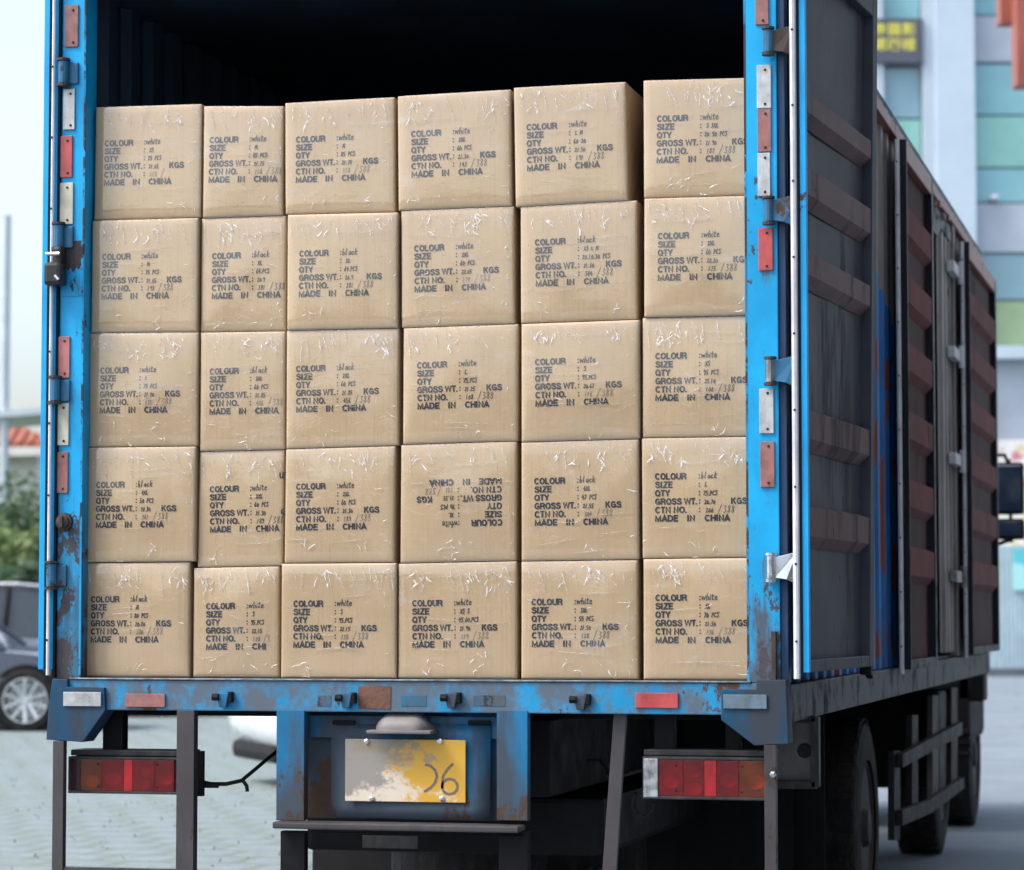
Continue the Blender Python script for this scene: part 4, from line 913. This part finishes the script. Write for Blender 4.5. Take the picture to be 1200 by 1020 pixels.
    MB().box(-2.25,-1.8,-.70,.70,.20,.36,.08).build('rear_bumper', m_black, root); MB().box(2.0,2.36,-.66,.66,.30,.46,.05).build('front_bumper', m_black, root)
    return root
m_carglass = plain('car_window_glass', (.03,.04,.05), .08, var=.1, coat=.5)
m_chrome = plain('alloy', (.70,.72,.75), .25, .9, var=.1)
car_silver = plain('dark_navy_car_paint', (.035,.045,.07), .25, .2, var=.06, coat=1.0)
car_white = plain('white_car_paint', (.75,.78,.82), .3, var=.04, coat=.8)
car_dark = plain('grey_car_paint', (.26,.31,.37), .3, .3, var=.06, coat=.8)
# the silver car: front wheel stands at pixel (25,857); it points to the right, side on
p = atZ(25,857,GZ+.005); HD = math.atan2(RT.y, RT.x)
fx = 1.42; q = p-Vector((math.cos(HD)*fx, math.sin(HD)*fx, 0))
def px_of(v):
    d = Vector(v)-CAM; z = d.dot(FW); return 600+F_PX*d.dot(RT)/z, 510-F_PX*d.dot(UP)/z
c1 = car('parked_car', 'dark navy car with alloy front wheel showing left of the truck', car_silver, 25, 857, HD, 1.04); c1.location = q+Vector((-math.sin(HD),math.cos(HD),0))*.9
p2 = atZ(20,838,GZ+.005); c2 = car('parked_car', 'blue grey car with roof rails behind the navy car', car_dark, 20, 838, HD+.05, 1.12); c2.location = p2+Vector((math.cos(HD),math.sin(HD),0))*.3
p3 = atZ(272,925,GZ+.005); c3 = car('parked_car', 'white car with dark lower bumper seen under the truck', car_white, 272, 893, HD+.35, 1.0, False); c3.location = p3+Vector((math.cos(HD+.35),math.sin(HD+.35),0))*2.36+Vector((-math.sin(HD),math.cos(HD),0))*.5

# trees and shrubs on the left
def tree(px, py_g, h, rad, mi, label, seed, n=5200, name='tree', cz=.62, leaf=.11):
    rng = random.Random(seed); p = atZ(px, py_g, GZ); root = empty(name, p)
    tag(root, label, 'tree' if name == 'tree' else 'shrub', 'greenery behind the parked cars')
    th = h*.45; t = MB().tube([(0,0,0),(.05,.02,th*.5),(-.04,.05,th)], [.14*h/5,.11*h/5,.07*h/5], 8)
    for k in range(7):
        a = rng.uniform(0,6.28); e = rng.uniform(.5,.95); z = th*rng.uniform(.6,1)
        t.tube([(0,0,z),(math.cos(a)*rad*e*.5,math.sin(a)*rad*e*.5,z+h*.14),(math.cos(a)*rad*e,math.sin(a)*rad*e,z+h*.28)], [.05*h/5,.03*h/5,.012*h/5], 6)
    t.build('trunk', m_bark, root, smooth=60)
    cl = [(rng.gauss(0,.42)*rad, rng.gauss(0,.42)*rad, h*cz+rng.gauss(0,.34)*h*(1-cz), rng.uniform(.22,.42)*rad) for _ in range(22)]
    mb = MB()
    for i in range(n):
        cx, cy, cz_, cr = cl[rng.randrange(22)]; d = Vector((rng.gauss(0,1),rng.gauss(0,1),rng.gauss(0,.8))); d.normalize(); d *= cr*rng.random()**.4
        q = Vector((cx,cy,cz_))+d; 
        if q.z < .05: continue
        a = Vector((rng.gauss(0,1),rng.gauss(0,1),rng.gauss(0,.6))).normalized(); b_ = a.orthogonal().normalized(); s_ = leaf*rng.uniform(.6,1.3)
        mb.add([q-a*s_, q+b_*s_*.45, q+a*s_, q-b_*s_*.45], [(0,1,2,3)])
    mb.build('crown', m_leaf[mi], root)
tree(10, 800, 3.9, 1.6, 0, 'green leafy tree at the far left edge', 1)
tree(46, 797, 3.7, 1.5, 0, 'leafy tree just left of the blue truck', 4)
tree(28, 803, 3.4, 1.2, 1, 'yellow green tree between the two darker ones', 2, 4200)
tree(-22, 800, 4.6, 1.7, 2, 'dark tree cut off by the left edge', 6, 3500)
for i, (px, lab, mi) in enumerate(((2,'low dark shrub behind the grey car at the far left',2),(32,'low dark shrub behind the grey car beside the truck',2),(60,'low dark shrub hidden mostly by the truck post',2))):
    tree(px, 806, 2.6, 1.3, mi, lab, 20+i, 3600, 'shrub', .45)
# tile roofed house
def facade(px, py_g, depth_scale=1): return atZ(px, py_g, GZ)
hp = atZ(-30, 786, GZ); hs_ = empty('tile_roofed_house', hp, HD); tag(hs_, 'low house with an orange red tiled roof behind the trees', 'house')
MB().box(-7, 1.6, 0, 7, 0, 5.75).build('wall', m_white, hs_)
E0, E1 = 5.75, 7.25
rv = MB(); rv.prism([(-7.6,-.5,E0),(2.1,-.5,E0),(-1.2,3.4,E1),(-7.6,3.4,E1)], (0,0,.12)); rv.prism([(2.1,-.5,E0),(2.1,7.4,E0),(-1.2,3.4,E1)], (0,0,.12)); rv.prism([(-7.6,7.4,E0),(2.1,7.4,E0),(-1.2,3.4,E1),(-7.6,3.4,E1)], (0,0,.12))
rf = rv.build('roof', m_roof, hs_)
tl_ = MB()
for i in range(33):
    x = -7.5+i*.29; t1 = 1 if x < -1.2 else max(0, (2.1-x)/3.3)
    tl_.tube([(x,-.52,E0+.14),(x,-.52+3.9*t1,E0+.14+(E1-E0)*t1)], .07, 6)
tl_.build('tile_row', m_roof, rf, kind='stuff')
MB().box(-7.7, 2.2, -.62, -.5, E0-.2, E0+.02, .01).build('fascia', m_white, rf)
for x in (-5.5,-2.5,.1):
    wn = MB().box(x, x+1.3, -.03, .05, 1.2, 2.8, .01).build('window', m_frame, hs_); MB().box(x+.08, x+1.22, -.035, -.031, 1.28, 2.72).build('pane', m_glass[3], wn)
# pale canopy with a mast
cp = atZ(2, 792, GZ); cn = empty('canopy', cp, HD); tag(cn, 'pale grey canopy on a tall light blue mast at the left edge', 'canopy')
MB().tube([(0,0,0),(0,0,11.0)], .11, 12).build('mast', m_grey, cn); MB().prism([(-3,-.2,5.9),(2.6,-.2,6.35),(2.6,-.2,6.5),(-3,-.2,6.05)], (0,3.5,0)).build('roof_sheet', m_grey, cn)
MB().tube([(2.3,1.5,0),(2.3,1.5,6.3)], .07, 8).build('post', m_grey, cn)
# boundary wall far left, dark
MB_w = MB().box(-14, 6, 0, .2, 0, 2.3); o = MB_w.build('boundary_wall', plain('dark_boundary_wall', (.10,.11,.12), .8, var=.2)); o.location = atZ(0, 801, GZ); o.rotation_euler = (0,0,HD); tag(o, 'dark grey boundary wall behind the shrubs', 'wall')

# office building on the right, square to the camera
BD = 66.0; bo = CAM+Vector((FW.x,FW.y,0)).normalized()*BD; bo.z = GZ
bld = empty('office_building', bo, HD); tag(bld, 'pale blue office building with teal windows behind the truck', 'building')
def bx_(px): return (px-600)/F_PX*BD
def bz_(py): return CAM.z-GZ+(721.4-py)/F_PX*BD
def bbox(name, x0, x1, y0, y1, d0, d1, mat, parent=None, bev=.01):
    return MB().box(bx_(x0), bx_(x1), d0, d1, bz_(y1), bz_(y0), bev).build(name, mat, parent or bld)
bbox('core_wall', 1036, 1560, -330, 520, .5, 10, m_bwall)
bbox('lower_wall', 1036, 1560, 520, 720, .5, 10, m_span)
for (a, c_) in ((1031,1041),(1087,1101),(1342,1356)): bbox('pilaster', a, c_, -330, 520, .1, .5, m_bwall)
for (a, c_) in ((1101,1147),(1356,1402)): bbox('column', a, c_, -330, 520, -.15, .5, m_bcol)
def window(x0, x1, y0, y1, bars, mts, curtain=None):
    f = bbox('window', x0, x1, y0, y1, .40, .52, m_frame); ys = [y0]+bars+[y1]
    for i in range(len(ys)-1):
        xs = [x0, (x0+x1)/2, x1] if x1-x0 > 80 else [x0, x1]
        for j in range(len(xs)-1):
            bbox('pane', xs[j]+2, xs[j+1]-1.2, ys[i]+1.3, ys[i+1]-1.3, .36+.004*j, .42, mts[(i+j) % len(mts)], f, .005)
    return f
G0, G1, G2, G3 = m_glass
for dx in (0, 255):
    window(1040+dx, 1087+dx, -90, 14, [-50], [G0,G0]); window(1040+dx, 1087+dx, 70, 202, [132,195], [G3,G1,G1]); window(1040+dx, 1087+dx, 262, 420, [330], [G0,G2])
    window(1148+dx, 1340+dx, 65, 233, [128,191], [G0,G1,G0]); window(1148+dx, 1340+dx, -165, 8, [-100,-40], [G1,G0,G0]); window(1148+dx, 1340+dx, 293, 404, [349], [G3,G2])
    bbox('spandrel', 1147.5+dx, 1342+dx, 9, 64, .3, .5, m_span); bbox('spandrel', 1147.5+dx, 1342+dx, 234, 292, .3, .5, m_span)
bbox('cornice', 1100, 1560, 406, 421, -.3, .5, m_bcol); bbox('ground_floor', 1100, 1560, 421, 640, .2, .5, m_span)
ws = MB(); n = 90
for i in range(n): ws.box(bx_(1090)+i*.1, bx_(1090)+i*.1+.06, .08, .14, bz_(783), bz_(640))
ws.box(bx_(1088), bx_(1560), .14, .5, bz_(783), bz_(640)); ws.build('sheet_wall', m_sheet, bld)
bbox('plinth', 1080, 1560, 783, 794, -.05, .5, m_plinth)
sg = bbox('sign_board', 1012, 1087, 15, 68, .0, .12, m_signb)
for row, t in ((0,'商摄影'),(1,'第四楼')):
    V2, F2 = font_word(t); xs = [v[0] for v in V2]; ys = [v[1] for v in V2]; y0_, y1_ = min(ys), max(ys)
    xl, xr_ = bx_(1028), bx_(1079); zt_, zb_ = bz_(20+18*row), bz_(36+18*row)
    MB().add([(xl+(xr_-xl)*a, -.012, zb_+(zt_-zb_)*(b_-y0_)/(y1_-y0_)) for a, b_ in V2], F2).build('sign_characters', m_yel, sg)
bn = bbox('banner', 1140, 1330, 515, 640, .10, .13, m_banner, None, .003); pt_ = bbox('poster', 1187, 1240, 643, 692, .0, .05, m_poster, None, .003)
bbox('air_conditioner', 1166, 1174, 226, 231, -.1, .35, m_gask, None, .03)
# orange gantry near the right edge
gd = 38.0; go = CAM+Vector((FW.x,FW.y,0)).normalized()*gd; go.z = GZ; gy = empty('steel_gantry', go, HD); tag(gy, 'orange red steel beam end at the top right corner', 'gantry')
gx = lambda px: (px-600)/F_PX*gd
gz = lambda py: CAM.z-GZ+(721.4-py)/F_PX*gd
MB().box(gx(1195), gx(1222), -.2, .2, gz(98), gz(-60), .015).build('hanger', m_orange, gy); MB().box(gx(1182), gx(1340), .2, .5, gz(17), gz(-40), .015).build('beam', m_orange, gy)
MB().box(gx(1330), gx(1352), -.1, .6, 0, gz(-40), .015).build('post', m_orange, gy)
# low block added behind the camera as dark skyline (seen in the film's reflections)
wh_ = empty('skyline_block', (0,-52,GZ)); tag(wh_, 'long low grey block added behind the camera as a skyline for reflections', 'skyline_block')
MB().box(-70, 70, -12, 0, 0, 5.2).build('wall', m_wh, wh_); MB().box(-71, 71, -12.5, .6, 5.2, 5.6, .05).build('roof', m_dark, wh_)
for i in range(12): MB().box(-64+i*11, -59.5+i*11, 0, .08, 0, 3.8, .02).build('shutter', m_dark if i % 3 else m_span, wh_)

# tall block added unseen: it keeps the sky off the truck's right side
ws_ = empty('sky_blocker', (6.6,-2,GZ)); tag(ws_, 'tall grey block added unseen right of the truck to hold off the sky', 'building')
MB().box(0, 9, -13, 13, 0, 11).build('wall', m_wh, ws_); MB().box(-.3, 9.3, -13.3, 13.3, 11, 11.4, .05).build('roof', m_dark, ws_)
for i in range(5): MB().box(-.05, 0, -11+i*5, -8+i*5, 0, 3.6, .01).build('shutter', m_dark, ws_)
